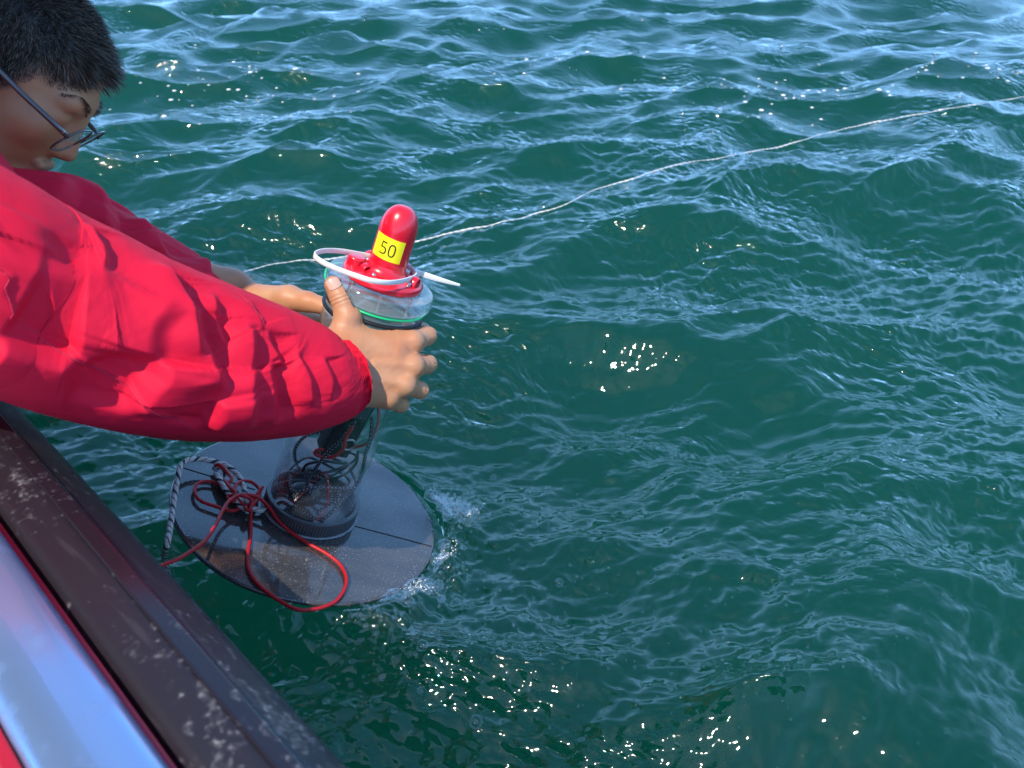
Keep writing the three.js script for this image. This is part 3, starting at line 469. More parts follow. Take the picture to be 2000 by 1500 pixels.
// right hand: its back to the camera, fingers round the far side of the tube, thumb up against the flange
const R_WRIST = at(676, 727, 0.846), R_FORE = at(590, 712, 0.806);
{
  const I = [at(806, 668, 0.876), at(835, 656, 0.900), at(826, 646, 0.944), at(800, 640, 0.966)], M = [at(806, 716, 0.866), at(835, 711, 0.894), at(824, 708, 0.940), at(796, 704, 0.962)];
  const G = [at(790, 753, 0.862), at(820, 762, 0.886), at(810, 760, 0.930), at(782, 756, 0.952)], L = [at(758, 779, 0.862), at(782, 789, 0.882), at(780, 790, 0.918), at(758, 786, 0.940)];
  const T = [at(664, 672, 0.846), at(680, 620, 0.847), at(667, 583, 0.844), at(652, 557, 0.842)];
  const wr = at(672, 694, 0.848), wu = at(676, 760, 0.842), f0 = at(560, 695, 0.80), f1 = at(560, 735, 0.795);
  const palm = [bone(wr, I[0], 0.0185, 0.0125), bone(wr.clone().lerp(wu, 0.35), M[0], 0.020, 0.0128), bone(wr.clone().lerp(wu, 0.7), G[0], 0.020, 0.0122), bone(wu, L[0], 0.018, 0.0112), bone(wr, wu, 0.021, 0.020), bone(f0, wr, 0.026, 0.021), bone(f1, wu, 0.026, 0.020), bone(T[0], T[1], 0.017, 0.0145), bone(at(690, 640, 0.862), at(770, 662, 0.872), 0.0125, 0.011),
    bone(at(704, 672, 0.850), at(770, 690, 0.858), 0.015, 0.012)];
  const tend = [[wr, I[0]], [wr.clone().lerp(wu, 0.35), M[0]], [wr.clone().lerp(wu, 0.7), G[0]]].map(([a, b]) => { const t = EYE.clone().sub(b).normalize().add(V(0, 0.35, 0)).normalize(); return bone(a.clone().lerp(b, 0.45).addScaledVector(t, 0.0135), b.clone().addScaledVector(t, 0.0098), 0.0030, 0.0038); });
  const knuckle = [I, M, G, L].map((f, i) => { const t = EYE.clone().sub(f[0]).normalize().add(V(0.35, 0.1, 0)).normalize(); return blob(f[0].clone().addScaledVector(t, 0.0062), V(0.0092, 0.0092, 0.0092).multiplyScalar([0.92, 0.95, 0.9, 0.82][i])); });
  const base = handSdf([finger(I, [0.0118, 0.0106, 0.0095, 0.0082]), finger(M, [0.0118, 0.0108, 0.0097, 0.0084]), finger(G, [0.0112, 0.0102, 0.0092, 0.0080]), finger(L, [0.0106, 0.0100, 0.0084, 0.0072]), finger(T.slice(1), [0.0142, 0.0124, 0.0104])], palm);
  const crease = (p, dir, w, d) => (x, y, z) => { const t = (x - p.x) * dir.x + (y - p.y) * dir.y + (z - p.z) * dir.z, r = Math.hypot(x - p.x, y - p.y, z - p.z); return r > 0.02 ? 0 : d * Math.exp(-t * t / (w * w)) * smooth(0.02, 0.012, r); };
  const creases = [[T[2], T[3].clone().sub(T[1]).normalize()]].flatMap(([p, d]) => [crease(p, d, 0.0012, 0.0009), crease(p.clone().addScaledVector(d, 0.004), d, 0.001, 0.0007), crease(p.clone().addScaledVector(d, -0.004), d, 0.001, 0.0006)]);
  for (const f of [I, M, G, L]) { const d = f[1].clone().sub(f[0]).normalize(); for (const s of [-0.003, 0, 0.003]) creases.push(crease(f[1].clone().addScaledVector(d, s + 0.002), d, 0.0010, 0.0007)); }
  const sdf = (x, y, z) => { let d = base(x, y, z); for (const b of knuckle) d = smin(d, b(x, y, z), 0.009); for (const b of tend) d = smin(d, b(x, y, z), 0.006); d = smax(d, 0.0006 - tubeDistance(x, y, z), 0.002); if (d < 0.004 && d > -0.004) { for (const c of creases) d += c(x, y, z); d += 0.0002 * noise(x * 190, y * 190, z * 190) + 0.00018 * noise(x * 70, y * 70, z * 70); } return d; };
  const [lo, hi] = boundsOf([...I, ...M, ...G, ...L, ...T, wr, wu, f0, f1], 0.034);
  skinParts.push(surfaceNets(sdf, lo, hi, 0.0021));
  var rightThumb = T;
}
// left hand: behind the tube, thumb along its left side
const L_WRIST = at(462, 566, 0.985);
{
  const T = [at(520, 588, 0.965), at(566, 584, 0.950), at(603, 590, 0.938), at(636, 599, 0.928)];
  const I = [at(560, 612, 0.985), at(610, 628, 1.005), at(660, 640, 1.000), at(700, 648, 0.982)], M = [at(552, 640, 0.99), at(604, 660, 1.012), at(655, 672, 1.006), at(695, 680, 0.986)], G = [at(540, 668, 0.99), at(592, 690, 1.010), at(640, 702, 1.006), at(676, 708, 0.99)], L = [at(526, 690, 0.985), at(574, 714, 1.0), at(614, 724, 0.998), at(645, 728, 0.985)];
  const w0 = at(455, 560, 0.985), w1 = at(440, 600, 0.98), a0 = at(380, 545, 0.955), a1 = at(370, 575, 0.95);
  const palm = [bone(w0, I[0], 0.020, 0.0125), bone(w0.clone().lerp(w1, 0.4), M[0], 0.020, 0.0125), bone(w1, G[0], 0.019, 0.012), bone(w1, L[0], 0.018, 0.011), bone(a0, w0, 0.025, 0.021), bone(a1, w1, 0.025, 0.020), bone(at(500, 583, 0.972), T[1], 0.018, 0.0155), bone(T[1], I[0], 0.013, 0.012)];
  const base = handSdf([finger(I, [0.0118, 0.011, 0.0095, 0.008]), finger(M, [0.0118, 0.011, 0.0095, 0.008]), finger(G, [0.0115, 0.0105, 0.009, 0.0076]), finger(L, [0.0105, 0.0095, 0.008, 0.007]), finger(T.slice(1), [0.0148, 0.0124, 0.0102])], palm);
  const [lo, hi] = boundsOf([...I, ...M, ...G, ...L, ...T, w0, w1, a0, a1], 0.034);
  skinParts.push(surfaceNets((x, y, z) => base(x, y, z) + 0.0004 * noise(x * 80, y * 80, z * 80), lo, hi, 0.003));
}
// head: bent over the water, face down and turned away; x = face, y = crown, z = his right
const HEAD = new THREE.Matrix4(), HEAD_AT = EYE.clone().add(V(-0.584, -0.190, -0.955));
{
  const right = V(0.22, 0.27, 0.92).normalize(), f = V(0.674, -0.739, 0).addScaledVector(right, -V(0.674, -0.739, 0).dot(right)).normalize(), up = V().crossVectors(right, f);
  HEAD.makeBasis(f, up, right).scale(V(0.97, 0.97, 0.97)).setPosition(HEAD_AT);
}
const onHead = (x, y, z) => V(x, y, z).applyMatrix4(HEAD);
const headShape = (() => {
  const c = [];
  const cranium = blob(V(-0.012, 0.034, 0), V(0.098, 0.084, 0.075)), face = blob(V(0.030, -0.035, 0), V(0.064, 0.080, 0.060)), jaw = bone(V(-0.002, -0.062, 0.046), V(0.066, -0.104, 0.014), 0.017, 0.015), jaw2 = bone(V(-0.002, -0.062, -0.046), V(0.066, -0.104, -0.014), 0.017, 0.015), chin = bone(V(0.074, -0.104, -0.010), V(0.074, -0.104, 0.010), 0.0165);
  const brow = bone(V(0.078, 0.021, -0.036), V(0.078, 0.021, 0.036), 0.0125), nose = bone(V(0.088, 0.006, 0), V(0.103, -0.036, 0), 0.0085, 0.0105), wing = bone(V(0.094, -0.040, -0.011), V(0.094, -0.040, 0.011), 0.0080), cheek = blob(V(0.058, -0.026, 0.044), V(0.024, 0.022, 0.020)), cheek2 = blob(V(0.058, -0.026, -0.044), V(0.024, 0.022, 0.020));
  const lip = bone(V(0.092, -0.066, -0.017), V(0.092, -0.066, 0.017), 0.0070), lip2 = bone(V(0.090, -0.077, -0.014), V(0.090, -0.077, 0.014), 0.0070), sock = blob(V(0.096, -0.001, 0.034), V(0.012, 0.010, 0.018)), sock2 = blob(V(0.096, -0.001, -0.034), V(0.012, 0.010, 0.018)), eye = blob(V(0.076, -0.002, 0.032), V(0.0125, 0.0120, 0.0135)), eye2 = blob(V(0.076, -0.002, -0.032), V(0.0125, 0.0120, 0.0135));
  const neck = bone(V(-0.030, -0.070, 0), V(-0.085, -0.190, 0), 0.056, 0.062), temple = blob(V(0.055, 0.03, 0.058), V(0.022, 0.03, 0.016));
  const earAt = (x, y, z, s) => { const px = x + 0.006, py = y + 0.012, pz = s * z - 0.077, e = Math.hypot(px / 0.020, py / 0.032) - 1, rim = Math.hypot(e * 0.022, pz - 0.012 - 0.25 * px) - 0.0048, bowl = Math.max(e * 0.022, Math.abs(pz - 0.006 - 0.2 * px) - 0.003); return Math.min(rim, bowl); };
  return (x, y, z) => {
    let d = smin(cranium(x, y, z), face(x, y, z), 0.03);
    d = smin(d, jaw(x, y, z), 0.022); d = smin(d, jaw2(x, y, z), 0.022); d = smin(d, chin(x, y, z), 0.02); d = smin(d, brow(x, y, z), 0.016); d = smin(d, cheek(x, y, z), 0.02); d = smin(d, cheek2(x, y, z), 0.02);
    d = smax(d, -sock(x, y, z), 0.010); d = smax(d, -sock2(x, y, z), 0.010); d = smin(d, eye(x, y, z), 0.007); d = smin(d, eye2(x, y, z), 0.007);
    d = smin(d, nose(x, y, z), 0.012); d = smin(d, wing(x, y, z), 0.008); d = smin(d, lip(x, y, z), 0.006); d = smin(d, lip2(x, y, z), 0.006);
    d = smin(d, neck(x, y, z), 0.03); d = smin(d, earAt(x, y, z, 1), 0.008); d = smin(d, earAt(x, y, z, -1), 0.008);
    return d;
  };
})();
const hairline = (x, y, z) => {   // above 0 where hair grows
  const front = 0.058 + 0.012 * Math.cos(z * 60), side = x > 0.045 ? lerp(0.020, front, smooth(0.045, 0.088, x)) : x > 0.018 ? lerp(-0.026, 0.020, smooth(0.018, 0.045, x)) : x > -0.03 ? lerp(0.010, -0.026, smooth(-0.03, 0.018, x)) : lerp(-0.085, 0.010, smooth(-0.062, -0.03, x));
  return y - side - 0.006 * noise(x * 90, z * 90, 3);
};
{
  const g = surfaceNets(headShape, V(-0.165, -0.205, -0.125), V(0.135, 0.135, 0.125), 0.0034); g.userData.head = true; g.applyMatrix4(HEAD);
  skinParts.push(g);
}
// hips and legs kneeling inside the boat
const NECK = onHead(-0.085, -0.19, 0), SH_R = at(-330, 450, 0.60), SH_L = at(-140, 420, 0.93), HIP = V(-1.22, 0.42, -0.44);
{
  const chest = SH_R.clone().add(SH_L).multiplyScalar(0.5).add(V(-0.02, -0.02, 0));
  const k1 = HIP.clone().add(V(0.30, -0.255, 0.24)), k2 = HIP.clone().add(V(0.04, -0.255, -0.26)), f1 = HIP.clone().add(V(-0.08, -0.27, 0.50)), f2 = HIP.clone().add(V(-0.34, -0.27, 0));
  const b = [bone(chest, HIP, 0.115, 0.13), bone(chest, NECK, 0.10, 0.055), bone(HIP.clone().add(V(0.06, -0.03, 0.07)), k1, 0.085, 0.055), bone(HIP.clone().add(V(-0.04, -0.03, -0.07)), k2, 0.085, 0.055), bone(k1, f1, 0.05, 0.036), bone(k2, f2, 0.05, 0.036), bone(f1, f1.clone().add(V(-0.12, -0.005, 0.09)), 0.034, 0.028), bone(f2, f2.clone().add(V(-0.12, -0.005, 0.09)), 0.034, 0.028), bone(SH_R, at(230, 655, 0.668), 0.055, 0.045), bone(at(230, 655, 0.668), R_FORE, 0.042, 0.030), bone(SH_L, at(130, 470, 0.895), 0.040, 0.032), bone(at(130, 470, 0.895), at(390, 570, 0.955), 0.032, 0.026)];
  const sdf = (x, y, z) => { let d = 1; for (const f of b) d = smin(d, f(x, y, z), 0.03); return d; };
  skinParts.push(surfaceNets(sdf, V(-1.85, 0.08, -1.10), V(-0.14, 0.85, 0.34), 0.014));
}
const person = group('person');
tag(person, 'person in red jacket and glasses leaning over the boat side, both hands on the float', 'person');
{
  for (const g of skinParts) {   // colour of skin and scalp, by place on the body
    const p = g.attributes.position, c = new Float32Array(p.count * 3), uv = new Float32Array(p.count * 2), inv = HEAD.clone().invert(), q = V();
    for (let i = 0; i < p.count; i++) {
      q.fromBufferAttribute(p, i); const m = 1 + 0.10 * fbm(q.x * 45, q.y * 45, q.z * 45, 3), redder = 0.06 * fbm(q.x * 28 + 5, q.y * 28, q.z * 28, 2);
      let r = 0.485 * m, gg = (0.222 - redder) * m, b = (0.110 - redder * 0.8) * m;
      if (g.userData.head) { q.applyMatrix4(inv); const grown = hairline(q.x, q.y, q.z), h = (0.55 * smooth(-0.004, 0.008, grown) + 0.45 * smooth(0.004, 0.05, grown)) * (Math.abs(q.z) < 0.082 ? 1 : 0); r = lerp(r, 0.022, h); gg = lerp(gg, 0.017, h); b = lerp(b, 0.014, h); const l = smooth(0.010, 0.004, Math.abs(q.y + 0.0715)) * smooth(0.086, 0.094, q.x) * smooth(0.024, 0.016, Math.abs(q.z)); r = lerp(r, 0.36, l); gg = lerp(gg, 0.13, l); b = lerp(b, 0.11, l); }
      c.set([r, gg, b], i * 3); uv.set([q.x + q.z * 0.7, q.y + q.z * 0.4], i * 2);
    }
    g.setAttribute('color', new THREE.BufferAttribute(c, 3)); g.setAttribute('uv', new THREE.BufferAttribute(uv, 2));
  }
  const pores = bytesTexture(256, 256, (u, v) => { const k = 0.5 + 0.3 * fbm(u * 40, v * 40, 2, 3) + 0.2 * noise(u * 90, v * 30, 8); return [k, k, k]; }); pores.repeat.set(40, 40);
  const skin = new THREE.MeshPhysicalMaterial({ color: 0xffffff, vertexColors: true, roughness: 0.46, bumpMap: pores, bumpScale: 0.00025, sheen: 0.2, sheenColor: rgb(0.6, 0.3, 0.2) });
  tag(mesh('body', mergeGeometries(skinParts), skin, person), 'bare hands and shaded face');
  // thumb nail
  const T = rightThumb, ax = T[3].clone().sub(T[2]).normalize(), out = EYE.clone().sub(T[3]).normalize().add(V(-0.1, 0.55, 0.0)).normalize(); out.addScaledVector(ax, -out.dot(ax)).normalize(); const sd = V().crossVectors(ax, out);
  const nail = grid(14, 16, (u, v) => { const a = (v - 0.5) * 1.55, r = 0.0104, s = lerp(-0.0055, 0.0068, u), w = u < 0.25 ? Math.sqrt(1 - Math.pow((0.25 - u) / 0.27, 2)) : u > 0.8 ? Math.sqrt(1 - Math.pow((u - 0.8) / 0.24, 2)) : 1; const b = a * w; return T[3].clone().addScaledVector(ax, s).addScaledVector(out, r * Math.cos(b) + 0.0014 - 0.0016 * u * u).addScaledVector(sd, r * Math.sin(b)); });
  mesh('thumbnail', nail, new THREE.MeshPhysicalMaterial({ color: rgb(0.62, 0.36, 0.27), roughness: 0.25, side: THREE.DoubleSide }), person);
  // trousers
}
console.log('skin ready');
// hair: short strands rooted all over the scalp
{
  const r = rng(41), pos = [], idx = [], nor = [], tint = [];
  const gradient = (x, y, z) => { const e = 0.001; return V(headShape(x + e, y, z) - headShape(x - e, y, z), headShape(x, y + e, z) - headShape(x, y - e, z), headShape(x, y, z + e) - headShape(x, y, z - e)).normalize(); };
  let made = 0;
  const strand = (p, d, len, w, curl) => {
    const side = V(r() - 0.5, r() - 0.5, r() - 0.5).cross(d).normalize(), s2 = V().crossVectors(d, side), base = pos.length / 3, n = 3, q0 = r(), tone = q0 < 0.20 ? [0.34, 0.28, 0.22] : q0 < 0.5 ? [0.11, 0.080, 0.058] : [0.035, 0.026, 0.020];
    for (let k = 0; k < n; k++) { const t = k / (n - 1), q = p.clone().addScaledVector(d, len * t).addScaledVector(curl, len * t * t), ww = w * (k === n - 1 ? 0.25 : 1 - 0.3 * t); for (let m = 0; m < 3; m++) { const a = m * 2.094, o = side.clone().multiplyScalar(Math.cos(a)).addScaledVector(s2, Math.sin(a)), v = q.clone().addScaledVector(o, ww).applyMatrix4(HEAD); pos.push(v.x, v.y, v.z); const nn = o.transformDirection(HEAD); nor.push(nn.x, nn.y, nn.z); tint.push(...tone); } }
    for (let k = 0; k < n - 1; k++) for (let m = 0; m < 3; m++) { const a = base + k * 3 + m, b = base + k * 3 + (m + 1) % 3; idx.push(a, b, a + 3, b, b + 3, a + 3); }
    made++;
  };
  let tries = 0;
  while (made < 21000 && tries++ < 120000) {
    const dir = V(r() * 2 - 1, r() * 2 - 1, r() * 2 - 1); if (dir.lengthSq() > 1 || dir.lengthSq() < 0.01) continue; dir.normalize();
    const o = V(-0.01, 0.02, 0); let t = 0.05; for (let k = 0; k < 14; k++) t -= Math.max(-0.04, headShape(o.x + dir.x * t, o.y + dir.y * t, o.z + dir.z * t) * 0.9);
    const p = o.clone().addScaledVector(dir, t); if (Math.abs(p.z) > 0.081 && p.y < 0.03) continue;
    const h = hairline(p.x, p.y, p.z); if (h < 0 || (p.y < -0.10)) continue; if (p.z < -0.03 && r() < 0.75) continue;
    const n = gradient(p.x, p.y, p.z), top = smooth(0.02, 0.085, p.y), frontal = smooth(0.03, 0.085, p.x);
    const clump = V(noise(p.x * 60, p.y * 60, p.z * 60), noise(p.x * 60 + 9, p.y * 60, p.z * 60), noise(p.x * 60, p.y * 60 + 9, p.z * 60));
    const flow = V(0.35 + 0.55 * frontal, -0.75 + 0.5 * top, 0.0), d = n.clone().multiplyScalar(0.55 + 0.35 * top).addScaledVector(flow, 0.85).addScaledVector(clump, 0.55).add(V(r() - 0.5, r() - 0.5, r() - 0.5).multiplyScalar(0.35)).normalize();
    const len = lerp(0.0025, 0.007, smooth(0, 0.045, h)) * (1 - top) + top * (0.0115 + 0.011 * frontal); strand(p.clone().addScaledVector(n, -0.001), d, len * (0.7 + 0.5 * r()), 0.00032, flow.clone().multiplyScalar(0.25));
  }
  for (let i = 0; i < 620; i++) { const s = i % 2 ? 1 : -1, t = r(), x = 0.088 - 0.020 * t * t, y = 0.021 + 0.006 * Math.sin(t * 2.6) + (r() - 0.5) * 0.010 * (1 - 0.6 * t), z = s * (0.012 + 0.040 * t); let p = V(x, y, z); const n = gradient(x, y, z); for (let k = 0; k < 6; k++) p.addScaledVector(n, -headShape(p.x, p.y, p.z)); strand(p, V(0.25, 0.1 - 0.25 * t, s * 0.8).addScaledVector(n, 0.45).normalize(), 0.004 + 0.003 * r(), 0.00022, V()); }
  const g = new THREE.BufferGeometry(); g.setAttribute('position', new THREE.Float32BufferAttribute(pos, 3)); g.setAttribute('normal', new THREE.Float32BufferAttribute(nor, 3)); g.setAttribute('color', new THREE.Float32BufferAttribute(tint, 3)); g.setIndex(idx);
  tag(mesh('hair', g, new THREE.MeshPhysicalMaterial({ color: 0xffffff, vertexColors: true, roughness: 0.36 }), person), 'short black hair');
}
console.log('hair ready');
// ------------------------------------------------------------------ jacket
const weave = bytesTexture(128, 128, (u, v) => { const k = 0.5 + 0.25 * Math.sin(u * 2 * Math.PI * 32) * Math.sin(v * 2 * Math.PI * 32) + 0.2 * noise(u * 60, v * 60, 4); return [k, k, k]; }); weave.repeat.set(60, 60);
const nylonRed = new THREE.MeshPhysicalMaterial({ color: rgb(0.67, 0.007, 0.036), roughness: 0.7, specularIntensity: 0.4, bumpMap: weave, bumpScale: 0.00012, side: THREE.DoubleSide });
const stations = (rows) => {   // rows: top pixel, bottom pixel, depth -> centre line and radius
  const c = [], r = []; for (const [tx, ty, bx, by, d] of rows) { c.push(at((tx + bx) / 2, (ty + by) / 2, d)); r.push(Math.hypot(tx - bx, ty - by) / 2 * d / FPX); }
  const curve = new THREE.CatmullRomCurve3(c, false, 'centripetal'); return { c, r, curve };
};
function sleeveGeometry(rows, folds, nu, nv, opt) {
  const { c, r, curve } = stations(rows), N = c.length - 1; curve.arcLengthDivisions = 400;
  const F = [], L = curve.getLength(), view = EYE.clone();
  let prevU = null;
  for (let i = 0; i <= nu; i++) {
    const t = i / nu, p = curve.getPoint(t), T = curve.getTangent(t), toEye = view.clone().sub(p); toEye.addScaledVector(T, -toEye.dot(T)).normalize();   // v = 0.25 faces the camera, v = 0.5 is below
    const S = V().crossVectors(T, toEye).normalize(); F.push({ p, T, A: toEye, B: S });
  }
  const radius = t => { const x = t * N, i = Math.min(N - 1, Math.floor(x)), f = x - i, a = r[Math.max(0, i - 1)], b = r[i], cc = r[i + 1], d = r[Math.min(N, i + 2)]; return b + 0.5 * f * (cc - a + f * (2 * a - 5 * b + 4 * cc - d + f * (3 * (b - cc) + d - a))); };
  const B = F[0].B; const place = (u, v, extra) => { const i = Math.round(u * nu), f = F[i], a = v * 2 * Math.PI, R = radius(u) + extra; return f.p.clone().addScaledVector(f.A, Math.sin(a) * R * (opt.flat ?? 1)).addScaledVector(f.B, Math.cos(a) * R); };
  // fold lines given in the photograph are first laid on the plain sleeve, then worked in its own lengths
  const GU = 90, GV = 70, coarse = []; for (let i = 0; i <= GU; i++) for (let j = 0; j < GV; j++) { const a = j / GV * 2 * Math.PI; if (Math.sin(a) < -0.05) continue; const u = Math.round(i / GU * nu) / nu, p = pixelOf(place(u, j / GV, 0)); coarse.push([p[0], p[1], u, j / GV]); }
  const lay = ([x, y]) => { const near = []; let best = 1e9, b = null; for (const q of coarse) { const d = Math.hypot(q[0] - x, q[1] - y); if (d < best) { best = d; b = q; } } return [b[2] * L, b[3]]; };
  const lines = folds.map(f => {   // drawn out a little at both ends, evenly sampled and smoothed
    const c = new THREE.CatmullRomCurve3(f.pts.map(([x, y]) => V(x, y, 0)), false, 'centripetal'), n = f.w < 0.004 ? 30 : 12; let q = []; for (let i = 0; i <= n; i++) { const p = c.getPoint(i / n); q.push(lay([p.x, p.y])); }
    for (let k = 0; k < 3; k++) q = q.map((p, i) => i && i < n ? [(q[i - 1][0] + 2 * p[0] + q[i + 1][0]) / 4, (q[i - 1][1] + 2 * p[1] + q[i + 1][1]) / 4] : p);
    return { ...f, q };
  });
  const fold = (u, v) => {
    const s = u * L, R = radius(u); let h = 0;
    for (const f of lines) {
      let best = 1e9, side = 1, along = 0; const m = f.q.length - 1;
      for (let k = 0; k < m; k++) {
        const a = f.q[k], b = f.q[k + 1]; let av = (a[1] - v); av -= Math.round(av); let bv = (b[1] - v); bv -= Math.round(bv);
        const ax = a[0] - s, ay = av * 6.2832 * R, bx = b[0] - s, by = bv * 6.2832 * R, dx = bx - ax, dy = by - ay, l2 = dx * dx + dy * dy || 1e-9, t = clamp(-(ax * dx + ay * dy) / l2), d = Math.hypot(ax + t * dx, ay + t * dy);
        if (d < best) { best = d; side = Math.sign(ax * dy - ay * dx) || 1; along = (k + t) / m; }
      }
      if (best > 8 * f.w) continue;
      const fade = smooth(0, f.in ?? 0.2, along) * smooth(0, f.out ?? 0.2, 1 - along), d = best * side * (f.flip ? -1 : 1), w = f.w;
      h += 0.80 * f.a * fade * (d < 0 ? Math.exp(-Math.pow(d / (2.4 * w), 2)) : d < 1.25 * w ? Math.cos(d / w * 0.8 * Math.PI) : -Math.exp(-Math.pow((d - 1.25 * w) / (2.8 * w), 2)));
    }
    return h;
  };
  const g = grid(nu, nv, (u, v) => {
    const i = u * nu, R = radius(u); let h = fold(u, v);
    const a = v * 2 * Math.PI, cx = Math.cos(a), sx = Math.sin(a);
    h += opt.rough * (fbm(u * L * 9 + opt.seed, cx * 1.3, sx * 1.3, 3) * 1.2 + 0.35 * fbm(u * L * 30, cx * 3, sx * 3 + opt.seed, 3)) + 0.0011 * (0.25 - Math.abs(fbm(u * L * 26 + 1.5 * cx, cx * 2.2 + 7, sx * 2.2, 3))) + 0.00045 * (0.2 - Math.abs(fbm(u * L * 70 + 3 * sx, cx * 6, sx * 6 + 4, 2)));
    const end = u * L - L; if (end > -0.05) { const k = smooth(-0.05, -0.012, end); h += k * (0.0016 * Math.sin(end * 1150 + 2.5 * noise(cx * 2, sx * 2, 5)) + 0.0016 * noise(cx * 5, sx * 5, end * 30)) ; if (end > -0.004) h += 0.0012; }
    return place(u, v, h);
  }, true, [L, 0.45]);
  // the mouth of the sleeve turns in
  const lip = grid(6, nv, (u, v) => { const f = F[nu], a = v * 2 * Math.PI, R = radius(1) - 0.0035 * u * 2 + fold(1, v) + 0.0012 * (1 - u) + 0.0016 * noise(Math.cos(a) * 5, Math.sin(a) * 5, 0) * (1 - u), back = 0.018 * Math.max(0, u - 0.2); return f.p.clone().addScaledVector(f.T, -back + 0.0015 * Math.sin(u * 3.14)).addScaledVector(f.A, Math.sin(a) * R * (opt.flat ?? 1)).addScaledVector(f.B, Math.cos(a) * R); }, true, [0.02, 0.45]);
  return { g: mergeGeometries([g, lip]), lay, place, L, fold };
}
const z5 = (list) => list.map(([x, y]) => [x * 0.3867, 300 + y * 0.3867]);
const jacketSeed = 3;
const nearRows = [[-270, 270, -390, 640, 0.605], [-140, 262, -250, 700, 0.580], [0, 331, -110, 745, 0.60], [97, 389, 0, 775, 0.632], [201, 443, 116, 812, 0.662], [309, 499, 232, 842, 0.692], [425, 547, 348, 858, 0.730], [541, 594, 490, 860, 0.776], [612, 627, 588, 849, 0.803], [658, 654, 648, 826, 0.824], [680, 664, 690, 796, 0.838]];
const folds = [
  { pts: z5([[820, 540], [880, 680], [940, 850], [1000, 1050]]), w: 0.0085, a: 0.0105 },
  { pts: z5([[970, 740], [1015, 880], [1060, 1060], [1095, 1190]]), w: 0.009, a: 0.0105 },
  { pts: z5([[1080, 680], [1110, 850], [1150, 985]]), w: 0.007, a: 0.0065 },
  { pts: z5([[1235, 815], [1262, 1000], [1250, 1180], [1215, 1395]]), w: 0.0085, a: 0.0095 },
  { pts: z5([[1335, 870], [1400, 1000], [1440, 1080]]), w: 0.006, a: 0.0055 },
  { pts: z5([[1358, 1040], [1378, 1200], [1362, 1380]]), w: 0.0080, a: 0.0090 },
  { pts: z5([[900, 1030], [870, 1120], [790, 1230], [700, 1330]]), w: 0.014, a: 0.012, flip: true },
  { pts: z5([[1150, 1210], [1120, 1300], [1090, 1400]]), w: 0.012, a: 0.010, flip: true },
  { pts: z5([[840, 730], [745, 880], [722, 1085]]), w: 0.013, a: 0.006 },
  { pts: z5([[640, 985], [500, 1010], [390, 1060]]), w: 0.010, a: 0.004 },
  { pts: z5([[-80, 960], [80, 1010], [240, 1075], [420, 1085]]), w: 0.016, a: 0.013 },
  { pts: z5([[430, 350], [485, 430], [520, 500], [505, 595]]), w: 0.008, a: 0.005 },
  { pts: z5([[200, 320], [185, 400], [180, 480]]), w: 0.012, a: 0.004 },
  { pts: z5([[150, 640], [400, 640], [600, 620]]), w: 0.018, a: 0.004 },
  { pts: z5([[1500, 1000], [1560, 1150], [1570, 1290]]), w: 0.007, a: 0.005 },
  { pts: z5([[1620, 1010], [1670, 1130], [1660, 1260]]), w: 0.006, a: 0.004 },
  { pts: z5([[1240, 740], [1300, 830], [1345, 880]]), w: 0.006, a: 0.003 },
  { pts: z5([[60, 860], [260, 975], [480, 1080], [660, 1200], [830, 1305], [1090, 1425]]), w: 0.0022, a: 0.0012 },
  { pts: z5([[0, 560], [40, 700], [62, 860]]), w: 0.0022, a: 0.0012 },
];
const jacket = tag(mesh('jacket', (() => {
  const chest = SH_R.clone().add(SH_L).multiplyScalar(0.5), b = [bone(chest.clone().add(V(-0.03, -0.03, 0)), HIP.clone().add(V(0.06, 0.02, 0)), 0.138, 0.152), bone(SH_R, SH_L, 0.088, 0.078), bone(chest, NECK.clone().add(V(-0.01, -0.01, 0)), 0.11, 0.070), bone(SH_R, at(-200, 490, 0.575), 0.080, 0.070), bone(SH_L, at(-60, 430, 0.89), 0.072, 0.062)];
  return surfaceNets((x, y, z) => { let d = 1; for (const f of b) d = smin(d, f(x, y, z), 0.05); return d + 0.006 * fbm(x * 14, y * 14, z * 14, 3); }, V(-1.60, 0.15, -1.15), V(-0.14, 0.98, 0.05), 0.010);
})(), nylonRed, person), 'red nylon jacket');
{ const g = jacket.geometry, p = g.attributes.position, uv = new Float32Array(p.count * 2); for (let i = 0; i < p.count; i++) uv.set([p.getX(i) + p.getZ(i), p.getY(i)], i * 2); g.setAttribute('uv', new THREE.BufferAttribute(uv, 2)); }
const near = sleeveGeometry(nearRows, folds, 620, 420, { rough: 0.0016, seed: 2 });
tag(mesh('sleeve', near.g, nylonRed, jacket), 'sunlit red sleeve with deep creases');
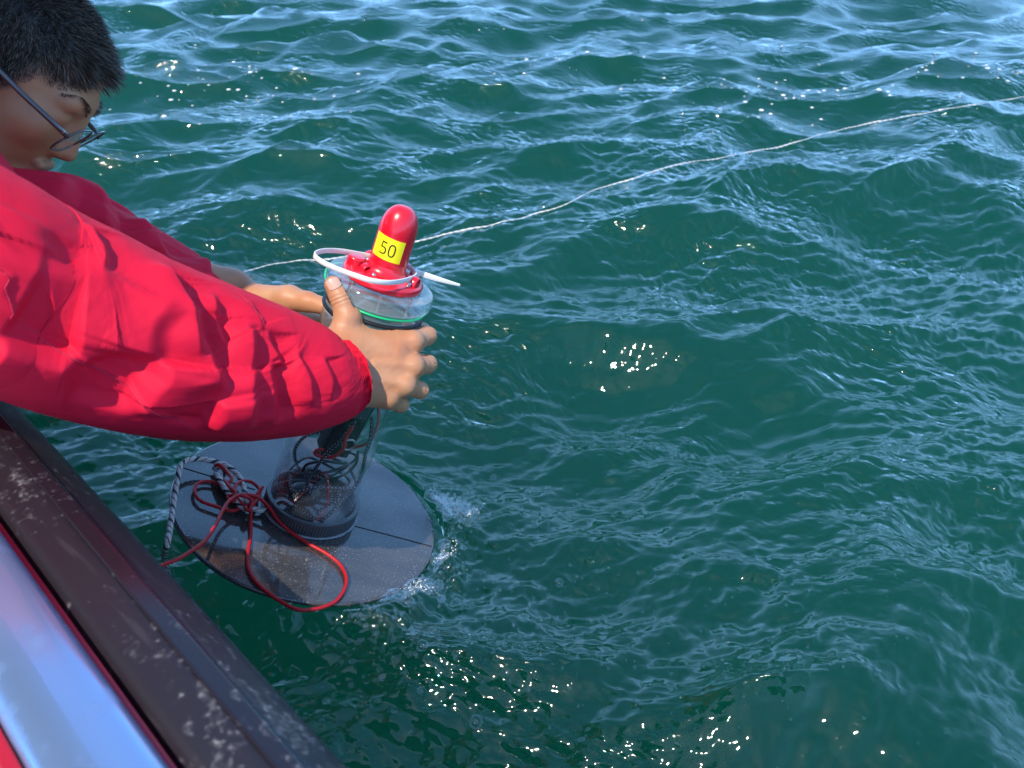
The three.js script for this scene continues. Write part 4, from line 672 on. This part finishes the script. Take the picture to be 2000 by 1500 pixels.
{
  const rows = [[-160, 290, -190, 520, 0.90], [-60, 310, -100, 540, 0.88], [30, 328, -20, 560, 0.87], [130, 346, 80, 590, 0.885], [235, 400, 180, 640, 0.90], [300, 442, 250, 660, 0.915], [400, 507, 350, 665, 0.945], [436, 541, 400, 645, 0.962], [452, 556, 425, 628, 0.972]];
  const f = [{ pts: [[170, 350], [200, 400], [205, 450]], w: 0.014, a: 0.010 }, { pts: [[270, 415], [300, 455], [320, 500]], w: 0.010, a: 0.008 }, { pts: [[395, 500], [410, 530], [415, 560]], w: 0.006, a: 0.006 }, { pts: [[120, 350], [110, 400], [70, 430]], w: 0.012, a: 0.010 }];
  tag(mesh('sleeve', sleeveGeometry(rows, f, 260, 200, { rough: 0.0045, seed: 9 }).g, nylonRed, jacket), 'red sleeve in shade reaching behind the float');
  // collar round the neck
  const up = NECK.clone().sub(onHead(-0.02, -0.06, 0)).normalize(), n0 = NECK.clone().addScaledVector(up, -0.045), a = V().crossVectors(up, V(0, 0, 1)).normalize(), b2 = V().crossVectors(up, a);
  const collar = grid(16, 90, (u, v) => { const t = v * 2 * Math.PI, w = u < 0.5 ? u * 2 : 2 - u * 2, R = (u < 0.5 ? 0.083 : 0.077) + 0.006 * noise(Math.cos(t) * 2, Math.sin(t) * 2, w * 2) - 0.010 * w; return n0.clone().addScaledVector(up, 0.05 - 0.075 * w).addScaledVector(a, Math.cos(t) * R).addScaledVector(b2, Math.sin(t) * R); }, true, [0.1, 0.45]);
  mesh('collar', collar, nylonRed, jacket);
  // stitched seams of the near sleeve
  for (const line of [[[70, 868], [260, 983], [480, 1088], [660, 1208], [830, 1313], [1080, 1425]], [[2, 560], [42, 700], [64, 860]], [[1190, 700], [1270, 775], [1345, 875]]]) {
    const pts = []; const c2 = new THREE.CatmullRomCurve3(z5(line).map(([x, y]) => V(x, y, 0))); for (let i = 0; i <= 40; i++) { const q = c2.getPoint(i / 40), [s, v] = near.lay([q.x, q.y]); pts.push([s, v]); }
    const sm = pts.map((p, i) => { let s = 0, v = 0, n = 0; for (let k = -7; k <= 7; k++) { const q = pts[clamp(i + k, 0, 40)]; s += q[0]; v += q[1]; n++; } return [s / n, v / n]; });
    const w = sm.map(([s, v]) => near.place(clamp(s / near.L), v, near.fold(clamp(s / near.L), v) + 0.0004));
    mesh('stitching', cordGeometry(w, 0.00045, { step: 0.0012, sides: 5, ribs: 1, rib: 0.5, twist: 2500 }), new THREE.MeshPhysicalMaterial({ color: rgb(0.50, 0.012, 0.06), roughness: 0.7 }), jacket);
  }
  // trousers
  const k1 = HIP.clone().add(V(0.30, -0.255, 0.24)), k2 = HIP.clone().add(V(0.04, -0.255, -0.26)), f1 = HIP.clone().add(V(-0.04, -0.27, 0.47)), f2 = HIP.clone().add(V(-0.30, -0.27, -0.03));
  const bb = [bone(HIP.clone().add(V(0.06, -0.03, 0.07)), k1, 0.10, 0.066), bone(HIP.clone().add(V(-0.04, -0.03, -0.07)), k2, 0.10, 0.066), bone(k1, f1, 0.062, 0.052), bone(k2, f2, 0.062, 0.052), bone(HIP.clone().add(V(0.1, 0, -0.02)), HIP, 0.13, 0.14)];
  mesh('trousers', surfaceNets((x, y, z) => { let d = 1; for (const q of bb) d = smin(d, q(x, y, z), 0.04); return Math.max(d + 0.005 * fbm(x * 12, y * 12, z * 12, 3), 0.104 - y); }, V(-1.75, 0.09, -0.88), V(-0.72, 0.65, 0.24), 0.012), new THREE.MeshPhysicalMaterial({ color: rgb(0.02, 0.022, 0.03), roughness: 0.8 }), person);
}
// ------------------------------------------------------------------ glasses
{
  const gl = group('eyeglasses'); tag(gl, 'thin framed eyeglasses slid down the face of the person in red', 'glasses');
  const frame = new THREE.MeshPhysicalMaterial({ color: rgb(0.10, 0.075, 0.07), roughness: 0.3, metalness: 0.3, clearcoat: 1, clearcoatRoughness: 0.1 }), shine = new THREE.MeshPhysicalMaterial({ color: rgb(0.75, 0.72, 0.68), metalness: 1, roughness: 0.25 });
  const X = 0.106, Y = -0.014, TILT = 0.30;
  for (const s of [1, -1]) {
    const outline = k => { const a = k * 2 * Math.PI, n = 2.7, c = Math.cos(a), q = Math.sin(a); return [Math.sign(c) * Math.pow(Math.abs(c), 2 / n) * 0.0275, Math.sign(q) * Math.pow(Math.abs(q), 2 / n) * 0.0225]; };
    const lens = grid(6, 60, (u, v) => { const [z, y] = outline(v), zz = z * u, yy = y * u; return onHead(X - 0.9 * (zz * zz + yy * yy) - 0.06 * (zz + 0.0275) + TILT * yy, Y + yy, s * (0.0345 + zz)); }, true);
    mesh('lens', lens, new THREE.MeshPhysicalMaterial({ color: 0xffffff, transmission: 1, thickness: 0, roughness: 0.02, ior: 2.1 }), gl);
    const rimPts = []; for (let k = 0; k < 48; k++) { const [z, y] = outline(k / 48); rimPts.push(onHead(X - 0.9 * (z * z + y * y) - 0.06 * (z + 0.0275) + TILT * y, Y + y, s * (0.0345 + z))); }
    mesh('rim', cordGeometry(rimPts, 0.0013, { step: 0.002, sides: 8, closed: true }), frame, gl);
    const arm = [onHead(X - 0.001, Y + 0.006, s * 0.0625), onHead(X - 0.006, Y + 0.008, s * 0.0705), onHead(0.09, Y + 0.010, s * 0.0755), onHead(0.05, Y + 0.013, s * 0.0785), onHead(0.0, Y + 0.018, s * 0.0845), onHead(-0.02, Y + 0.012, s * 0.083), onHead(-0.036, Y - 0.018, s * 0.078)];
    mesh('temple', cordGeometry(arm, 0.0032, { step: 0.002, sides: 8 }), frame, gl);
    const h = new RoundedBoxGeometry(0.006, 0.004, 0.004, 2, 0.0008), hm = mesh('hinge', h, shine, gl); hm.applyMatrix4(new THREE.Matrix4().copy(HEAD).setPosition(onHead(X - 0.008, Y + 0.0085, s * 0.0722)));
    const pad = mesh('nose_pad', new THREE.SphereGeometry(0.0035, 12, 8), new THREE.MeshPhysicalMaterial({ color: 0xffffff, transmission: 0.9, roughness: 0.1, thickness: 0 }), gl); pad.position.copy(onHead(X - 0.010, Y - 0.006, s * 0.0105));
  }
  mesh('bridge', cordGeometry([onHead(X - 0.002, Y + 0.004, 0.0085), onHead(X + 0.001, Y + 0.007, 0.003), onHead(X + 0.001, Y + 0.007, -0.003), onHead(X - 0.002, Y + 0.004, -0.0085)], 0.0013, { step: 0.001, sides: 8 }), shine, gl);
}
console.log('jacket ready');
// ------------------------------------------------------------------ splash, bubbles and flecks of foam
{
  const r = rng(2024), o = {}, M = new THREE.Matrix4(), Q = new THREE.Quaternion(), wet = new THREE.MeshPhysicalMaterial({ color: 0xffffff, transmission: 1, thickness: 0, roughness: 0.03, ior: 1.5 });
  const onSea = (x, z, near = true) => { waveAt(x, z, near ? 0.003 : 0.01, o); return V(x + 0.8 * o.dx, o.h + (near ? washAt(x, z) : 0), z + 0.8 * o.dz); };
  const gauss = () => (r() + r() + r() + r() - 2) * 0.87;
  const flat = (px, py) => onPlane(px, py, V(0, 0, 0), V(0, 1, 0));
  const sow = (name, geo, mat, list, label) => { const m = new THREE.InstancedMesh(geo, mat, list.length); list.forEach(([p, s, k], i) => { Q.setFromAxisAngle(V(0, 1, 0), r() * 6.28); M.compose(p, Q, V(s, s * k, s)); m.setMatrixAt(i, M); }); m.name = name; m.castShadow = m.receiveShadow = true; scene.add(m); tag(m, label, name.split('_')[0], null, 'stuff'); };
  const ball = new THREE.IcosahedronGeometry(1, 2), bubbles = [];
  const swarm = (px, py, spread, n, s0, s1) => { const c = flat(px, py); for (let i = 0; i < n; i++) { const p = onSea(c.x + gauss() * spread, c.z + gauss() * spread); if (Math.hypot(p.x - DISC_C.x, p.z - DISC_C.z) < DISC_R + 0.004) continue; const s = s0 + (s1 - s0) * Math.pow(r(), 4); p.y += s * 0.1; bubbles.push([p, s, 0.75]); } };
  swarm(900, 960, 0.045, 420, 0.0006, 0.0030); swarm(870, 1090, 0.05, 420, 0.0006, 0.0028); swarm(720, 1230, 0.05, 260, 0.0006, 0.0030); swarm(1000, 900, 0.10, 240, 0.0006, 0.0026);
  swarm(1050, 1180, 0.16, 520, 0.0006, 0.0030); swarm(760, 1330, 0.08, 200, 0.0006, 0.0045); swarm(1250, 1300, 0.18, 260, 0.0006, 0.0024); swarm(1650, 1250, 0.28, 220, 0.0007, 0.0020); swarm(600, 1215, 0.03, 160, 0.0006, 0.0026);
  for (const [px, py, s] of [[820, 1315, 0.0075], [905, 1470, 0.0085], [850, 1255, 0.0065], [1110, 1230, 0.006], [1020, 935, 0.0065], [975, 865, 0.006], [1085, 1110, 0.0065], [805, 1290, 0.005]]) { const c = flat(px, py), p = onSea(c.x, c.z); bubbles.push([p, s, 0.8]); }
  sow('bubbles', ball, wet, bubbles, 'small clear bubbles on the churned water beside the float');
  // glassy lumps of water thrown up along the awash rim
  const lumps = [], add = (px, py, sx, sz, n, h) => { const c = flat(px, py); for (let i = 0; i < n; i++) { const x = c.x + gauss() * sx, z = c.z + gauss() * sz, p = onSea(x, z); const d = Math.hypot(p.x - DISC_C.x, p.z - DISC_C.z); if (d < DISC_R + 0.003) continue; p.y += h * r() * r(); lumps.push([p, 0.0028 + 0.0085 * r() * r()]); } };
  add(862, 962, 0.026, 0.026, 95, 0.022); add(905, 960, 0.026, 0.022, 60, 0.016); add(868, 1050, 0.012, 0.03, 60, 0.012); add(842, 1125, 0.018, 0.022, 60, 0.010); add(780, 1168, 0.03, 0.012, 30, 0.006); add(590, 1205, 0.045, 0.012, 40, 0.006); add(700, 1190, 0.04, 0.010, 20, 0.004);
  const cells = new Map(), key = (x, z) => Math.floor(x / 0.02) + ',' + Math.floor(z / 0.02); for (const q of lumps) for (let a = -1; a <= 1; a++) for (let b = -1; b <= 1; b++) { const k = (Math.floor(q[0].x / 0.02) + a) + ',' + (Math.floor(q[0].z / 0.02) + b); (cells.get(k) || cells.set(k, []).get(k)).push(q); }
  const box = new THREE.Box3().setFromPoints(lumps.map(q => q[0])).expandByScalar(0.012);
  const g = surfaceNets((x, y, z) => { const near = cells.get(key(x, z)); if (!near) return 0.01; let d = 0.02; for (const [p, s] of near) d = smin(d, Math.hypot(x - p.x, (y - p.y) * 1.3, z - p.z) - s, 0.004); return d + 0.0012 * noise(x * 160, y * 160, z * 160); }, box.min, box.max, 0.0024);
  const sheen = wet.clone(); sheen.ior = 1.9;
  tag(mesh('splash', g, sheen), 'glassy splash of water at the rim of the black disc', 'splash', null, 'stuff');
  const drops = []; for (let i = 0; i < 520; i++) { const c = flat(...[[878, 960], [872, 1040], [850, 1120], [905, 950]][i % 4]), p = onSea(c.x + gauss() * 0.035, c.z + gauss() * 0.035); if (Math.hypot(p.x - DISC_C.x, p.z - DISC_C.z) < DISC_R) continue; p.y += 0.004 + 0.03 * r() * r(); drops.push([p, 0.0005 + 0.0022 * r() * r(), 1]); }
  sow('droplets', ball, sheen, drops, 'flying drops of water over the splash');
  const froth = []; for (const [px, py, sp, n] of [[872, 962, 0.026, 300], [905, 955, 0.024, 150], [870, 1050, 0.018, 180], [842, 1135, 0.018, 130], [600, 1205, 0.03, 90], [560, 1195, 0.02, 50]]) { const c = flat(px, py); for (let i = 0; i < n; i++) { const p = onSea(c.x + gauss() * sp, c.z + gauss() * sp); if (Math.hypot(p.x - DISC_C.x, p.z - DISC_C.z) < DISC_R + 0.002) continue; p.y += 0.001 + 0.008 * r() * r(); froth.push([p, 0.0003 + 0.0009 * r() * r(), 0.8]); } }
  sow('froth', ball, new THREE.MeshPhysicalMaterial({ color: rgb(0.80, 0.82, 0.82), roughness: 0.4 }), froth, 'white froth in the splash at the rim of the black disc');
  const foam = []; for (let i = 0; i < 260; i++) { const patch = [[1130, 120], [500, 180], [1480, 210], [1900, 150], [330, 160], [1650, 170]][i % 6], c = flat(patch[0] + gauss() * 240, Math.max(-60, patch[1] + gauss() * 60)), p = onSea(c.x, c.z, false); foam.push([p, 0.002 + 0.009 * Math.pow(r(), 3), 0.35]); }
  sow('foam_flecks', ball, new THREE.MeshPhysicalMaterial({ color: rgb(0.72, 0.74, 0.74), roughness: 0.7 }), foam, 'small flecks of white foam scattered on the far waves');
}
console.log('spray ready');
renderer.render(scene, camera);
